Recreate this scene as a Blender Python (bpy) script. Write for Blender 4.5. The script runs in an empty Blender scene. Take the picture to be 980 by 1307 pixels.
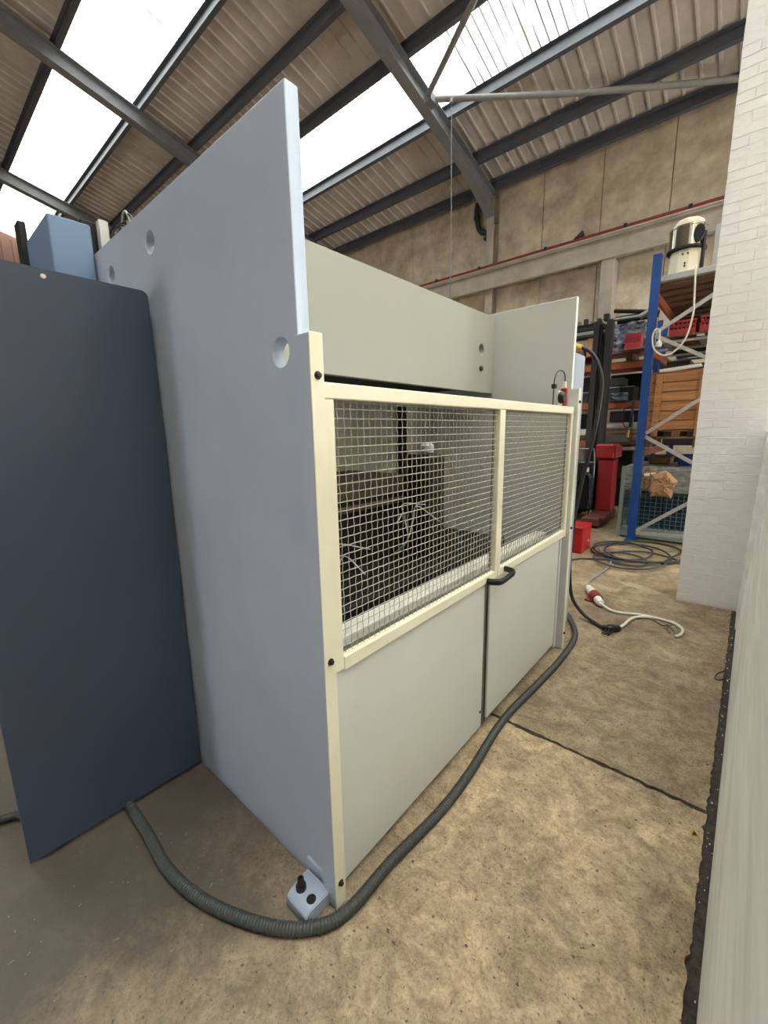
import bpy, bmesh, math, random
from mathutils import Vector, Matrix
random.seed(7)
C = bpy.context.scene.collection
SC = bpy.context.scene

# ---------------------------------------------------------------- camera
YAW, PITCH, ROLL = [math.radians(a) for a in (41.117, 10.874, -1.0165)]
CAM = Vector((0, 0, 1.5))
fwd = Vector((-math.sin(YAW)*math.cos(PITCH), math.cos(YAW)*math.cos(PITCH), -math.sin(PITCH)))
rt = fwd.cross(Vector((0, 0, 1))).normalized()
up = rt.cross(fwd)
rt, up = rt*math.cos(ROLL) + up*math.sin(ROLL), -rt*math.sin(ROLL) + up*math.cos(ROLL)
cd = bpy.data.cameras.new('camera')
cam = bpy.data.objects.new('camera', cd)
C.objects.link(cam)
cam.matrix_world = Matrix(((rt.x, up.x, -fwd.x, CAM.x), (rt.y, up.y, -fwd.y, CAM.y), (rt.z, up.z, -fwd.z, CAM.z), (0, 0, 0, 1)))
cd.sensor_fit = 'HORIZONTAL'
cd.sensor_width = 36
cd.lens = 533.6/980*36
cd.clip_start = 0.01
cd.clip_end = 200
SC.camera = cam

# ---------------------------------------------------------------- sky, light, exposure
W = bpy.data.worlds.new('overcast_sky')
SC.world = W
W.use_nodes = True
bg = W.node_tree.nodes['Background']
bg.inputs['Color'].default_value = (0.95, 0.985, 1.0, 1)
bg.inputs['Strength'].default_value = 10.0
SC.view_settings.view_transform = 'Standard'
SC.view_settings.look = 'None'
SC.view_settings.gamma = 1
SC.view_settings.exposure = 1.6
SC.view_settings.use_curve_mapping = False

ZE, SL, YB = 6.944, 0.245, 10.0           # eave height, roof slope, back wall
YR = -2.0                                  # ridge
XL, XR, YF = -20.5, 8.0, -14.0
def roofz(y): return ZE + SL*(YB - (y if y >= YR else 2*YR - y))
ANG = math.atan(SL)
def portal(name, loc, rot, sx, sy):
    l = bpy.data.lights.new(name, 'AREA')
    l.shape = 'RECTANGLE'; l.size = sx; l.size_y = sy
    l.cycles.is_portal = True
    o = bpy.data.objects.new(name, l); C.objects.link(o)
    o.location = loc; o.rotation_euler = rot
BANDS = [(6.5, 7.8), (3.05, 4.4)]
FILL_BANDS = [(.9, 2.0, -.5), (-1.3, -.2, -8.5)]           # unseen clear rooflights added to brighten aisle and fronts, from x onwards
for (a, b, xa) in [(a, b, XL) for a, b in BANDS] + FILL_BANDS:
    m = (a+b)/2
    portal('skylight_portal', ((xa+XR)/2, m, roofz(m)+.06), (-ANG, 0, 0), XR-xa, (b-a)/math.cos(ANG))

FILL_DOOR = (-6.0, -4.0, 2.4)                    # opening added behind the camera to light the side plate and pier: x0, x1, height
FILL_EAST = (7.6, 9.6, 2.2)                      # unseen opening added far right to lift roof and back wall: y0, y1, height
portal('fill_portal', (-5.0, YF, 1.2), (math.radians(90), 0, 0), 2.0, 2.4)
portal('side_fill_portal', (XR, 8.6, 1.1), (0, math.radians(90), 0), 2.2, 2.0)

# ---------------------------------------------------------------- materials
def lin(c):
    return tuple(((v/255)/12.92 if v/255 <= .04045 else (((v/255)+.055)/1.055)**2.4) for v in c) + (1,)
def mat(name, col, rough=.5, metal=0, var=0, scale=6, bump=0, bscale=60, col2=None, spec=.5, stretch=None, detail=6, contrast=(.35, .65)):
    m = bpy.data.materials.new(name); m.use_nodes = True
    nt = m.node_tree; N = nt.nodes; L = nt.links; p = N['Principled BSDF']
    p.inputs['Roughness'].default_value = rough; p.inputs['Metallic'].default_value = metal
    p.inputs['Specular IOR Level'].default_value = spec
    a = lin(col); p.inputs['Base Color'].default_value = a
    if var or bump or col2:
        tc = N.new('ShaderNodeTexCoord'); mp = N.new('ShaderNodeMapping'); L.new(tc.outputs['Object'], mp.inputs[0])
        if stretch: mp.inputs['Scale'].default_value = stretch
    if var or col2:
        n = N.new('ShaderNodeTexNoise'); n.inputs['Scale'].default_value = scale; n.inputs['Detail'].default_value = detail
        n.inputs['Roughness'].default_value = .65
        L.new(mp.outputs[0], n.inputs['Vector'])
        r = N.new('ShaderNodeValToRGB'); L.new(n.outputs['Fac'], r.inputs[0])
        r.color_ramp.elements[0].position, r.color_ramp.elements[1].position = contrast
        b = lin(col2) if col2 else tuple(v*(1-var) for v in a[:3]) + (1,)
        r.color_ramp.elements[0].color = b; r.color_ramp.elements[1].color = a
        L.new(r.outputs[0], p.inputs['Base Color'])
    if bump:
        n2 = N.new('ShaderNodeTexNoise'); n2.inputs['Scale'].default_value = bscale; n2.inputs['Detail'].default_value = 4
        L.new(mp.outputs[0], n2.inputs['Vector'])
        bn = N.new('ShaderNodeBump'); bn.inputs['Strength'].default_value = bump; bn.inputs['Distance'].default_value = .01
        L.new(n2.outputs['Fac'], bn.inputs['Height']); L.new(bn.outputs[0], p.inputs['Normal'])
    return m
def node_chain(m):
    nt = m.node_tree; return nt.nodes, nt.links, nt.nodes['Principled BSDF']

M = {}
M['panel'] = mat('grey_blue_paint', (168, 179, 198), .38, var=.09, scale=2.2, bump=.04, bscale=25)
M['cream'] = mat('cream_paint', (232, 226, 202), .4, var=.07, scale=5, bump=.03, bscale=30)
M['sheet'] = mat('pale_grey_paint', (208, 207, 200), .36, var=.07, scale=1.8)
M['cross'] = mat('cross_paint_dimmed', (164, 165, 155), .4, var=.05, scale=2)  # strong light on the cross plate offset by a darker colour
M['innergrey'] = mat('inner_grey_paint', (214, 214, 208), .42, var=.06, scale=3)
M['post'] = mat('post_grey_paint', (206, 206, 204), .4, var=.06, scale=5)
M['navy'] = mat('dark_slate_blue_paint', (58, 70, 90), .34, var=.12, scale=1.4, bump=.03, bscale=30)
M['lightblue'] = mat('light_blue_paint', (108, 134, 168), .4, var=.06, scale=4)
M['darkmetal'] = mat('dark_oily_metal', (20, 19, 18), .6, var=.4, scale=14, metal=.3)
M['black'] = mat('black_plastic', (20, 20, 20), .4)
M['rubber'] = mat('dark_grey_rubber', (62, 65, 62), .55, var=.15, scale=30)
M['wire'] = mat('galvanised_wire', (168, 163, 150), .5, metal=0)
M['steel'] = mat('steel', (150, 150, 148), .35, metal=.85, var=.2, scale=30)
M['bolt'] = mat('dark_bolt_steel', (60, 56, 50), .4, metal=.7)
M['olive'] = mat('olive_grey_channel', (112, 106, 92), .5, var=.2, scale=20)
M['brown'] = mat('rusty_brown_steel', (70, 54, 40), .6, var=.4, scale=20)
M['red'] = mat('red_paint', (172, 22, 32), .4, var=.12, scale=10)
M['redplastic'] = mat('red_plastic', (168, 44, 46), .45, var=.15, scale=14)
M['rackblue'] = mat('blue_rack_paint', (22, 72, 142), .4, var=.2, scale=12)
M['orange'] = mat('orange_rack_paint', (172, 86, 42), .45, var=.25, scale=9)
M['brace'] = mat('galvanised_brace', (186, 184, 182), .45, metal=.4, var=.15, scale=20)
M['wood'] = mat('crate_pine', (186, 132, 84), .65, col2=(142, 96, 58), scale=2, stretch=(1, 1, 16), bump=.1, bscale=20)
M['oldwood'] = mat('old_dark_wood', (128, 100, 76), .75, col2=(82, 60, 44), scale=4, stretch=(3, 12, 12))
M['card'] = mat('cardboard', (186, 146, 102), .8, var=.15, scale=12)
M['kraft'] = mat('kraft_paper', (172, 134, 100), .8, var=.2, scale=9)
M['white'] = mat('white_plastic', (226, 222, 212), .4, var=.06, scale=12)
M['whitecable'] = mat('white_cable', (222, 216, 202), .45, var=.15, scale=20)
M['maroon'] = mat('dark_red_plastic', (132, 44, 44), .45)
M['creamtank'] = mat('cream_tank_paint', (226, 220, 196), .35, var=.06, scale=10)
M['chrome'] = mat('polished_steel', (206, 200, 190), .14, metal=1)
M['greensteel'] = mat('grey_green_steel', (140, 156, 146), .5, var=.2, scale=14)
M['meshblue'] = mat('teal_wire', (72, 108, 124), .5, metal=.3)
M['goods'] = mat('dark_blue_goods', (34, 50, 66), .6, col2=(20, 26, 34), scale=9)
M['wrap'] = mat('grey_stretch_wrap', (206, 208, 204), .25, col2=(140, 146, 148), scale=11, stretch=(1, 1, 4), bump=.5, bscale=12)
M['cloth'] = mat('blue_grey_cloth', (92, 104, 118), .85, col2=(54, 62, 74), scale=14, bump=.3, bscale=30)
M['yellow'] = mat('yellow_plastic', (206, 166, 50), .5)
M['pipe'] = mat('grey_painted_pipe', (138, 136, 136), .5, var=.2, scale=8)
M['steelwork'] = mat('grey_steelwork_paint', (124, 126, 132), .55, var=.2, scale=4)
M['purlin'] = mat('purlin_galvanised', (92, 96, 106), .5, var=.2, scale=5, metal=.2)
M['redpipe'] = mat('red_pipe_paint', (142, 42, 44), .5, var=.3, scale=7)
M['blackpipe'] = mat('black_downpipe', (44, 44, 46), .5)
M['greyboard'] = mat('grey_board', (170, 170, 170), .55, var=.12, scale=6)
M['runway'] = mat('runway_beam_paint', (184, 174, 160), .6, var=.25, scale=3)
M['gable'] = mat('rusty_gable_cladding', (128, 92, 78), .7, var=.3, scale=1.2)
M['roof'] = mat('roof_sheet_underside', (200, 192, 186), .75, var=.22, scale=2.5, bump=.15, bscale=20)
M['plaster'] = mat('white_wall_paint', (240, 239, 236), .6, col2=(214, 215, 211), scale=9, stretch=(1, .2, 1), bump=.25, bscale=18)
M['brickwhite'] = mat('white_painted_brick', (228, 225, 226), .62, var=.07, scale=7, bump=.35, bscale=30)
M['mortar'] = mat('white_painted_mortar', (226, 222, 223), .7, bump=.3, bscale=50)
M['groove'] = mat('crumbled_dark_grout', (84, 74, 68), .9, col2=(50, 44, 40), scale=40, bump=.8, bscale=60)
M['grit'] = mat('brick_dust', (186, 156, 140), .9, var=.2, scale=30, bump=.4, bscale=80)
M['slag'] = mat('dark_grey_bin', (48, 50, 54), .6, var=.3, scale=10)

# concrete back wall
m = mat('concrete_wall', (226, 213, 192), .85, col2=(172, 158, 138), scale=2.2, bump=.5, bscale=14, detail=10); M['concrete'] = m
# floor: worn concrete with blotches, pits, scuffs
def floor_material():
    m = bpy.data.materials.new('worn_concrete_floor'); m.use_nodes = True
    N, L, p = node_chain(m)
    tc = N.new('ShaderNodeTexCoord')
    def noise(scale, detail=8, rough=.65, dist=0):
        n = N.new('ShaderNodeTexNoise'); n.inputs['Scale'].default_value = scale; n.inputs['Detail'].default_value = detail
        n.inputs['Roughness'].default_value = rough; n.inputs['Distortion'].default_value = dist
        L.new(tc.outputs['Object'], n.inputs['Vector']); return n.outputs['Fac']
    def ramp(f, a, ca, b, cb):
        r = N.new('ShaderNodeValToRGB'); L.new(f, r.inputs[0]); e = r.color_ramp.elements
        e[0].position = a; e[0].color = ca; e[1].position = b; e[1].color = cb; return r.outputs[0]
    def mix(f, a, b, mode='MIX'):
        x = N.new('ShaderNodeMix'); x.data_type = 'RGBA'; x.blend_type = mode
        if hasattr(f, 'default_value') or hasattr(f, 'links'): L.new(f, x.inputs['Factor'])
        else: x.inputs['Factor'].default_value = f
        L.new(a, x.inputs['A']); L.new(b, x.inputs['B']); return x.outputs['Result']
    base = ramp(noise(1.3, 10, .72, .6), .34, lin((190, 168, 138)), .66, lin((240, 217, 180)))
    blot = ramp(noise(4.2, 10, .8, .8), .36, lin((180, 174, 168)), .6, lin((255, 255, 255)))
    c = mix(1.0, base, blot, 'MULTIPLY')
    fine = ramp(noise(18, 9, .82, .5), .34, lin((196, 190, 182)), .58, lin((255, 255, 255)))
    c = mix(1.0, c, fine, 'MULTIPLY')
    # dark pits
    pit = ramp(noise(60, 3, .6), .62, (0, 0, 0, 1), .70, (1, 1, 1, 1))
    dk = N.new('ShaderNodeRGB'); dk.outputs[0].default_value = lin((78, 64, 50))
    c = mix(pit, c, dk.outputs[0])
    sp2 = ramp(noise(90, 6, .8), .36, lin((206, 200, 192)), .52, lin((255, 255, 255)))
    c = mix(1.0, c, sp2, 'MULTIPLY')
    pit2 = ramp(noise(26, 8, .8, .8), .60, (0, 0, 0, 1), .70, (.6, .6, .6, 1))
    c = mix(pit2, c, dk.outputs[0])
    # pale plaster splashes
    sp = ramp(noise(11, 5, .7, 1.2), .69, (0, 0, 0, 1), .76, (.75, .75, .75, 1))
    wh = N.new('ShaderNodeRGB'); wh.outputs[0].default_value = lin((206, 192, 172))
    c = mix(sp, c, wh.outputs[0])
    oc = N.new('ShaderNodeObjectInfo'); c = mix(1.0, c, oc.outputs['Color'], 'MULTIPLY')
    # oily staining, deepened to paint in the shade left of the machine
    oil = ramp(noise(.55, 5, .6, .3), .5, (0, 0, 0, 1), .66, (.55, .55, .55, 1))
    od = N.new('ShaderNodeRGB'); od.outputs[0].default_value = lin((88, 76, 66))
    c = mix(oil, c, od.outputs[0])
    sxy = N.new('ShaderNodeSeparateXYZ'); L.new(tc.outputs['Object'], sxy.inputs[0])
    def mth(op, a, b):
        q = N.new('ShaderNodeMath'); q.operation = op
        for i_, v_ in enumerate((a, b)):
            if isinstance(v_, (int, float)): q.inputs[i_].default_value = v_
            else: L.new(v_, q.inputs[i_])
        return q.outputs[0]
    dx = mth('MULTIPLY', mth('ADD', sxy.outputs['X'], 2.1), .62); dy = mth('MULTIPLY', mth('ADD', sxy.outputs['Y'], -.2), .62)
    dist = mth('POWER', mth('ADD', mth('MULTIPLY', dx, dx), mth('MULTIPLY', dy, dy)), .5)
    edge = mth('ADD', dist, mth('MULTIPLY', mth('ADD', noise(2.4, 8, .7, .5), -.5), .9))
    stain_shade = ramp(edge, .45, (.93, .93, .93, 1), 1.35, (0, 0, 0, 1))
    stain_shade_col = N.new('ShaderNodeRGB'); stain_shade_col.outputs[0].default_value = lin((78, 71, 65))
    c = mix(stain_shade, c, stain_shade_col.outputs[0])
    L.new(c, p.inputs['Base Color'])
    rr = ramp(noise(4, 6), .35, (.42, .42, .42, 1), .7, (.72, .72, .72, 1)); L.new(rr, p.inputs['Roughness'])
    b = N.new('ShaderNodeBump'); b.inputs['Strength'].default_value = .25; b.inputs['Distance'].default_value = .006
    L.new(noise(55, 6, .7), b.inputs['Height']); L.new(b.outputs[0], p.inputs['Normal'])
    return m
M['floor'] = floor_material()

# translucent roof light sheet
def skylight_material(name, k):
    m = bpy.data.materials.new(name); m.use_nodes = True
    nt = m.node_tree; N = nt.nodes; L = nt.links
    N.remove(N['Principled BSDF']); out = N['Material Output']
    tc = N.new('ShaderNodeTexCoord')
    n = N.new('ShaderNodeTexNoise'); n.inputs['Scale'].default_value = 2.2; n.inputs['Detail'].default_value = 5
    mp = N.new('ShaderNodeMapping'); mp.inputs['Scale'].default_value = (3, .5, 1)
    L.new(tc.outputs['Object'], mp.inputs[0]); L.new(mp.outputs[0], n.inputs['Vector'])
    r = N.new('ShaderNodeValToRGB'); e = r.color_ramp.elements
    e[0].position = .3; e[0].color = tuple(k*c_ for c_ in lin((214, 212, 190))[:3]) + (1,); e[1].position = .68; e[1].color = tuple(k*c_ for c_ in lin((246, 248, 246))[:3]) + (1,)
    L.new(n.outputs['Fac'], r.inputs[0])
    sx = N.new('ShaderNodeSeparateXYZ'); L.new(tc.outputs['Object'], sx.inputs[0])
    def mth(op, a, b=None):
        q = N.new('ShaderNodeMath'); q.operation = op
        if isinstance(a, (int, float)): q.inputs[0].default_value = a
        else: L.new(a, q.inputs[0])
        if b is not None:
            if isinstance(b, (int, float)): q.inputs[1].default_value = b
            else: L.new(b, q.inputs[1])
        return q.outputs[0]
    # rib shading painted as dark valley lines, one per wave, uneven along the sheet
    w = mth('MULTIPLY_ADD', mth('SINE', mth('MULTIPLY', sx.outputs['X'], 2*math.pi*7)), -.5); w.node.inputs[2].default_value = .5
    line = mth('POWER', w, 4.0)
    oi = N.new('ShaderNodeObjectInfo'); sheet = mth('MULTIPLY_ADD', oi.outputs['Random'], 1.6); sheet.node.inputs[2].default_value = .7
    n3 = N.new('ShaderNodeTexNoise'); n3.inputs['Scale'].default_value = 1.0; n3.inputs['Detail'].default_value = 3
    mp3 = N.new('ShaderNodeMapping'); mp3.inputs['Scale'].default_value = (9, .8, 1)
    L.new(tc.outputs['Object'], mp3.inputs[0]); L.new(mp3.outputs[0], n3.inputs['Vector'])
    rib_shade = mth('MULTIPLY', line, mth('MULTIPLY', n3.outputs['Fac'], sheet)); rib_shade.node.use_clamp = True
    mixc = N.new('ShaderNodeMix'); mixc.data_type = 'RGBA'; L.new(rib_shade, mixc.inputs['Factor'])
    L.new(r.outputs[0], mixc.inputs['A']); mixc.inputs['B'].default_value = (.012, .0115, .010, 1)
    t = N.new('ShaderNodeBsdfTranslucent'); L.new(mixc.outputs['Result'], t.inputs['Color'])
    tr = N.new('ShaderNodeBsdfTransparent'); L.new(mixc.outputs['Result'], tr.inputs['Color'])
    mx = N.new('ShaderNodeMixShader'); mx.inputs[0].default_value = .3
    L.new(t.outputs[0], mx.inputs[1]); L.new(tr.outputs[0], mx.inputs[2]); L.new(mx.outputs[0], out.inputs[0])
    return m
M['skylight'] = skylight_material('weathered_translucent_sheet', .30)
M['skylight_fill'] = skylight_material('fill_translucent_sheet', .9)  # clear version for the added, unseen rooflights

# ---------------------------------------------------------------- mesh helpers
ORG = {}
def tag(o, label=None, cat=None, group=None, kind=None):
    for k, v in (('label', label), ('category', cat), ('group', group), ('kind', kind)):
        if v: o[k] = v
    return o
def empty(name, loc, label=None, cat=None, group=None, kind=None):
    o = bpy.data.objects.new(name, None); C.objects.link(o); o.location = loc; o.empty_display_size = .1
    ORG[o.name] = Vector(loc)
    return tag(o, label, cat, group, kind)
def finish(name, me, mt, parent=None, base=None, smooth=False):
    """me is in world coordinates."""
    if parent is not None: org = ORG[parent.name]
    elif base is not None: org = Vector(base)
    else:
        vs = [v.co for v in me.vertices]
        org = Vector(((min(v.x for v in vs)+max(v.x for v in vs))/2, (min(v.y for v in vs)+max(v.y for v in vs))/2, min(v.z for v in vs)))
    me.transform(Matrix.Translation(-org))
    if mt: me.materials.append(mt)
    if smooth:
        for p in me.polygons: p.use_smooth = True
    o = bpy.data.objects.new(name, me); C.objects.link(o)
    if parent is not None: o.parent = parent
    else: o.location = org
    ORG[o.name] = org
    return o
def obj(name, bm, mt, parent=None, base=None, smooth=False, angle=None):
    bmesh.ops.recalc_face_normals(bm, faces=bm.faces[:])
    me = bpy.data.meshes.new(name); bm.to_mesh(me); bm.free()
    if angle is not None:
        for p in me.polygons: p.use_smooth = True
        me.set_sharp_from_angle(angle=math.radians(angle))
    return finish(name, me, mt, parent, base, smooth)
def B(): return bmesh.new()
def box(bm, x0, x1, y0, y1, z0, z1, bev=0, seg=1):
    r = bmesh.ops.create_cube(bm, size=1)
    vs = r['verts']
    bmesh.ops.scale(bm, vec=(abs(x1-x0), abs(y1-y0), abs(z1-z0)), verts=vs)
    bmesh.ops.translate(bm, vec=((x0+x1)/2, (y0+y1)/2, (z0+z1)/2), verts=vs)
    if bev:
        es = set()
        for v in vs: es.update(v.link_edges)
        bmesh.ops.bevel(bm, geom=list(es), offset=bev, segments=seg, affect='EDGES', profile=.5)
    return vs
def bx(name, mt, parent, x0, x1, y0, y1, z0, z1, bev=.003, **k):
    bm = B(); box(bm, x0, x1, y0, y1, z0, z1, bev); return obj(name, bm, mt, parent, **k)
def spline(pts, n=8):
    P = [Vector(p) for p in pts]; out = []
    Q = [2*P[0]-P[1]] + P + [2*P[-1]-P[-2]]
    for i in range(1, len(Q)-2):
        a, b, c, d = Q[i-1:i+3]
        for k in range(n):
            t = k/n
            out.append(.5*((2*b) + (c-a)*t + (2*a-5*b+4*c-d)*t*t + (3*b-3*c+d-a)*t**3))
    out.append(P[-1]); return out
def tube(bm, pts, r, n=8, cap=True):
    P = [Vector(p) for p in pts]; rings = []
    t0 = (P[1]-P[0]).normalized()
    a = Vector((0, 0, 1)) if abs(t0.z) < .9 else Vector((1, 0, 0))
    u = t0.cross(a).normalized()
    for i, p in enumerate(P):
        t = ((P[min(i+1, len(P)-1)]-P[max(i-1, 0)])).normalized()
        u = (u - t*u.dot(t)).normalized(); v = t.cross(u)
        rr = r[i] if isinstance(r, (list, tuple)) else r
        rings.append([bm.verts.new(p + (u*math.cos(2*math.pi*k/n) + v*math.sin(2*math.pi*k/n))*rr) for k in range(n)])
    for A, Bq in zip(rings, rings[1:]):
        for k in range(n): bm.faces.new((A[k], A[(k+1) % n], Bq[(k+1) % n], Bq[k]))
    if cap: bm.faces.new(rings[0][::-1]); bm.faces.new(rings[-1])
def cyl(bm, a, b, r, n=16): tube(bm, [a, b], r, n)
def bar(bm, a, b, w, d, nrm):
    """rectangular bar from a to b, width w across, thickness d along nrm."""
    a, b, nrm = Vector(a), Vector(b), Vector(nrm).normalized()
    t = (b-a).normalized(); s = t.cross(nrm).normalized()
    vs = []
    for p in (a, b):
        for (i, j) in ((-1, -1), (1, -1), (1, 1), (-1, 1)): vs.append(bm.verts.new(p + s*i*w/2 + nrm*j*d/2))
    for f in ((0, 1, 2, 3), (7, 6, 5, 4), (0, 4, 5, 1), (1, 5, 6, 2), (2, 6, 7, 3), (3, 7, 4, 0)): bm.faces.new([vs[i] for i in f])
def lathe(bm, prof, c, n=24, axis='z'):
    rings = []
    for r, h in prof:
        ring = []
        for k in range(n):
            a = 2*math.pi*k/n; ca, sa = math.cos(a)*r, math.sin(a)*r
            off = {'z': (ca, sa, h), 'x': (h, ca, sa), 'y': (ca, h, sa)}[axis]
            ring.append(bm.verts.new(Vector(c)+Vector(off)))
        rings.append(ring)
    for A, Q in zip(rings, rings[1:]):
        for k in range(n): bm.faces.new((A[k], A[(k+1) % n], Q[(k+1) % n], Q[k]))
    bm.faces.new(rings[0][::-1]); bm.faces.new(rings[-1])
def plate(name, mt, parent, origin, ux, uy, w, h, t, holes=(), bev=.003):
    """flat plate w x h in the (ux,uy) plane with round holes, thickness t centred."""
    cu = bpy.data.curves.new('plate', 'CURVE'); cu.dimensions = '2D'; cu.fill_mode = 'BOTH'
    cu.extrude = t/2-bev; cu.bevel_depth = bev; cu.bevel_resolution = 1; cu.offset = -bev
    def loop(pts):
        s = cu.splines.new('POLY'); s.points.add(len(pts)-1)
        for q, p in zip(s.points, pts): q.co = (p[0], p[1], 0, 1)
        s.use_cyclic_u = True
    loop([(0, 0), (w, 0), (w, h), (0, h)])
    for (cx, cy, r) in holes: loop([(cx+r*math.cos(-2*math.pi*k/32), cy+r*math.sin(-2*math.pi*k/32)) for k in range(32)])
    tmp = bpy.data.objects.new('tmp', cu); C.objects.link(tmp)
    bpy.context.view_layer.update()
    me = bpy.data.meshes.new_from_object(tmp.evaluated_get(bpy.context.evaluated_depsgraph_get()))
    bpy.data.objects.remove(tmp)
    ux, uy = Vector(ux), Vector(uy); uz = ux.cross(uy); o = Vector(origin)
    me.transform(Matrix(((ux.x, uy.x, uz.x, o.x), (ux.y, uy.y, uz.y, o.y), (ux.z, uy.z, uz.z, o.z), (0, 0, 0, 1))))
    me.name = name; me.materials.clear()
    return finish(name, me, mt, parent)
def copy_tree(o, parent=None):
    c = o.copy(); C.objects.link(c); ORG[c.name] = ORG.get(o.name, Vector())
    if parent is not None: c.parent = parent; c.matrix_parent_inverse = o.matrix_parent_inverse.copy()
    for ch in [q for q in bpy.data.objects if q.parent == o]: copy_tree(ch, c)
    return c
def share(name, me, mt_done, parent, loc, rot=(0, 0, 0), scale=(1, 1, 1)):
    """one piece sharing mesh data; loc relative to the parent's origin in world axes."""
    o = bpy.data.objects.new(name, me); C.objects.link(o); o.parent = parent
    o.location = Vector(loc) - ORG[parent.name]; o.rotation_euler = rot; o.scale = scale
    return o
def mesh_of(bm, name, mt):
    bmesh.ops.recalc_face_normals(bm, faces=bm.faces[:])
    me = bpy.data.meshes.new(name); bm.to_mesh(me); bm.free(); me.materials.append(mt); return me

# ================================================================ SETTING
# ---- floor
fl = empty('floor', (0, 0, 0), 'worn brown-grey concrete workshop floor in cast slabs', kind='structure')
bx('slab_bed', M['groove'], fl, XL, XR, YF, YB+.2, -.25, -.013, 0)
def slab(x0, x1, y0, y1, ragged=False):
    bm = B(); seg = 220 if ragged else 1
    top = []; bot = []
    edge = [(x1 + ((random.random()-.5)*.006 + (random.random() < .06)*-.008 if ragged else 0), y0+(y1-y0)*k/seg) for k in range(seg+1)]
    n2 = 160 if ragged else 1
    far = [(x1+(x0-x1)*k/n2, y1 + (0 if not ragged or k in (0, n2) else (random.random()-.6)*.014)) for k in range(1, n2)]
    near = [(x0+(x1-x0)*k/n2, y0 + (0 if not ragged or k in (0, n2) else (random.random()-.5)*.012)) for k in range(1, n2)]
    out = edge + far + [(x0, y1), (x0, y0)] + near
    f = bm.faces.new([bm.verts.new((x, y, 0)) for x, y in out])
    r = bmesh.ops.extrude_face_region(bm, geom=[f])
    bmesh.ops.translate(bm, vec=(0, 0, -.04), verts=[g for g in r['geom'] if isinstance(g, bmesh.types.BMVert)])
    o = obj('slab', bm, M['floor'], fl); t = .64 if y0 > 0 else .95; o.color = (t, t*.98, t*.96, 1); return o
J = .010
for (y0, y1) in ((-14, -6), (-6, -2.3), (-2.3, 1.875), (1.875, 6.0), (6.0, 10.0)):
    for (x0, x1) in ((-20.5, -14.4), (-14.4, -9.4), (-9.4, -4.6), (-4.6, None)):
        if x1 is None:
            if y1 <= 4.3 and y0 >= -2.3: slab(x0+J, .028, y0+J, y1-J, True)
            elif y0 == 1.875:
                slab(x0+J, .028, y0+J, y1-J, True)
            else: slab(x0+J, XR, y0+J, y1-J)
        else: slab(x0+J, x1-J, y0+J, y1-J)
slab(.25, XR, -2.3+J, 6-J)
# brick dust drifted along the foot of the pier and wall
bm = B()
for k in range(260):
    t = random.random()
    if t < .55: x, y = -.36+.40*random.random(), 4.285-abs(random.gauss(0, .03))
    else: x, y = .03-abs(random.gauss(0, .02)), 3.2+1.08*random.random()
    s = .0015+.005*random.random()**2
    box(bm, x-s, x+s, y-s, y+s*.8, 0, s*1.1)
o = obj('rubble', bm, M['grit']); tag(o, 'pinkish brick crumbs scattered along the foot of the white pier', 'rubble', kind='stuff')

bm = B()
for k in range(46):
    y = .6+3.4*random.random(); x = .036+.020*random.random(); s_ = .0015+.004*random.random()**2
    box(bm, x-s_*random.random(), x+s_, y-s_*2.5*random.random(), y+s_, -.013, -.013+s_*1.2*random.random())
o = obj('paint_flakes', bm, M['white']); tag(o, 'white paint flakes lying in the gap between floor slab and white wall', 'flakes', kind='stuff')
bm = B()
for k in range(70):
    x = -1.75+1.3*random.random(); y = -.1+.62*random.random(); l_ = .0015+.008*random.random()**4; t_ = random.random()*3.14
    vs = box(bm, -l_, l_, -.0013, .0013, 0, .001)
    bmesh.ops.rotate(bm, verts=vs, cent=(0, 0, 0), matrix=Matrix.Rotation(t_, 3, 'Z')); bmesh.ops.translate(bm, verts=vs, vec=(x, y, .0002))
o = obj('swarf_flakes', bm, M['palemark'] if 'palemark' in M else M['pipe']); tag(o, 'tiny pale flakes and slivers strewn on the dark floor beside the dark blue panel', 'flakes', kind='stuff')
def flat_mark(pts, mt):
    bm = B(); f = bm.faces.new([bm.verts.new((x, y, .0006)) for x, y in pts]); bmesh.ops.triangulate(bm, faces=[f]); return obj('paint_mark', bm, mt, fl)
M['orangemark'] = mat('orange_spray_mark', (206, 156, 84), .8)
M['palemark'] = mat('pale_plaster_smear', (172, 154, 128), .85, var=.25, scale=40)
random.seed(4)
for k in range(13):
    a = 2*math.pi*k/13+random.random()*.5; l_ = .012+.026*random.random(); w_ = .0025+.002*random.random()
    cx_, cy_ = -.002+.006*random.random(), 1.731+.006*random.random()
    flat_mark([(cx_-w_*math.sin(a), cy_+w_*math.cos(a)), (cx_+w_*math.sin(a), cy_-w_*math.cos(a)), (cx_+l_*math.cos(a), cy_+l_*math.sin(a))], M['orangemark'])
pts = []
for k in range(40):
    a = 2*math.pi*k/40; e = 1+.5*(random.random()-.5); t_ = .22*e*math.cos(a); pts.append((-.66+t_+.10*math.sin(a)*e*.3, 4.43+.05*e*math.sin(a)-.35*t_))
flat_mark(pts, M['palemark'])
random.seed(9)
# ---- back wall: concrete panels
wb = empty('wall_back', (0, YB, 0), 'stained beige concrete panel wall at the back', kind='structure')
bx('backing', M['groove'], wb, XL, XR, YB+.12, YB+.3, 0, ZE+.1, 0)
pw = 1.18; x = XL
k = 0
while x < XR-.05:
    x1 = min(x+pw, XR)
    bx('panel', M['concrete'], wb, x+.006, x1-.006, YB-.0+.004*random.random(), YB+.12, 0, ZE+.05-.02, .004)
    x = x1; k += 1
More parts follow.
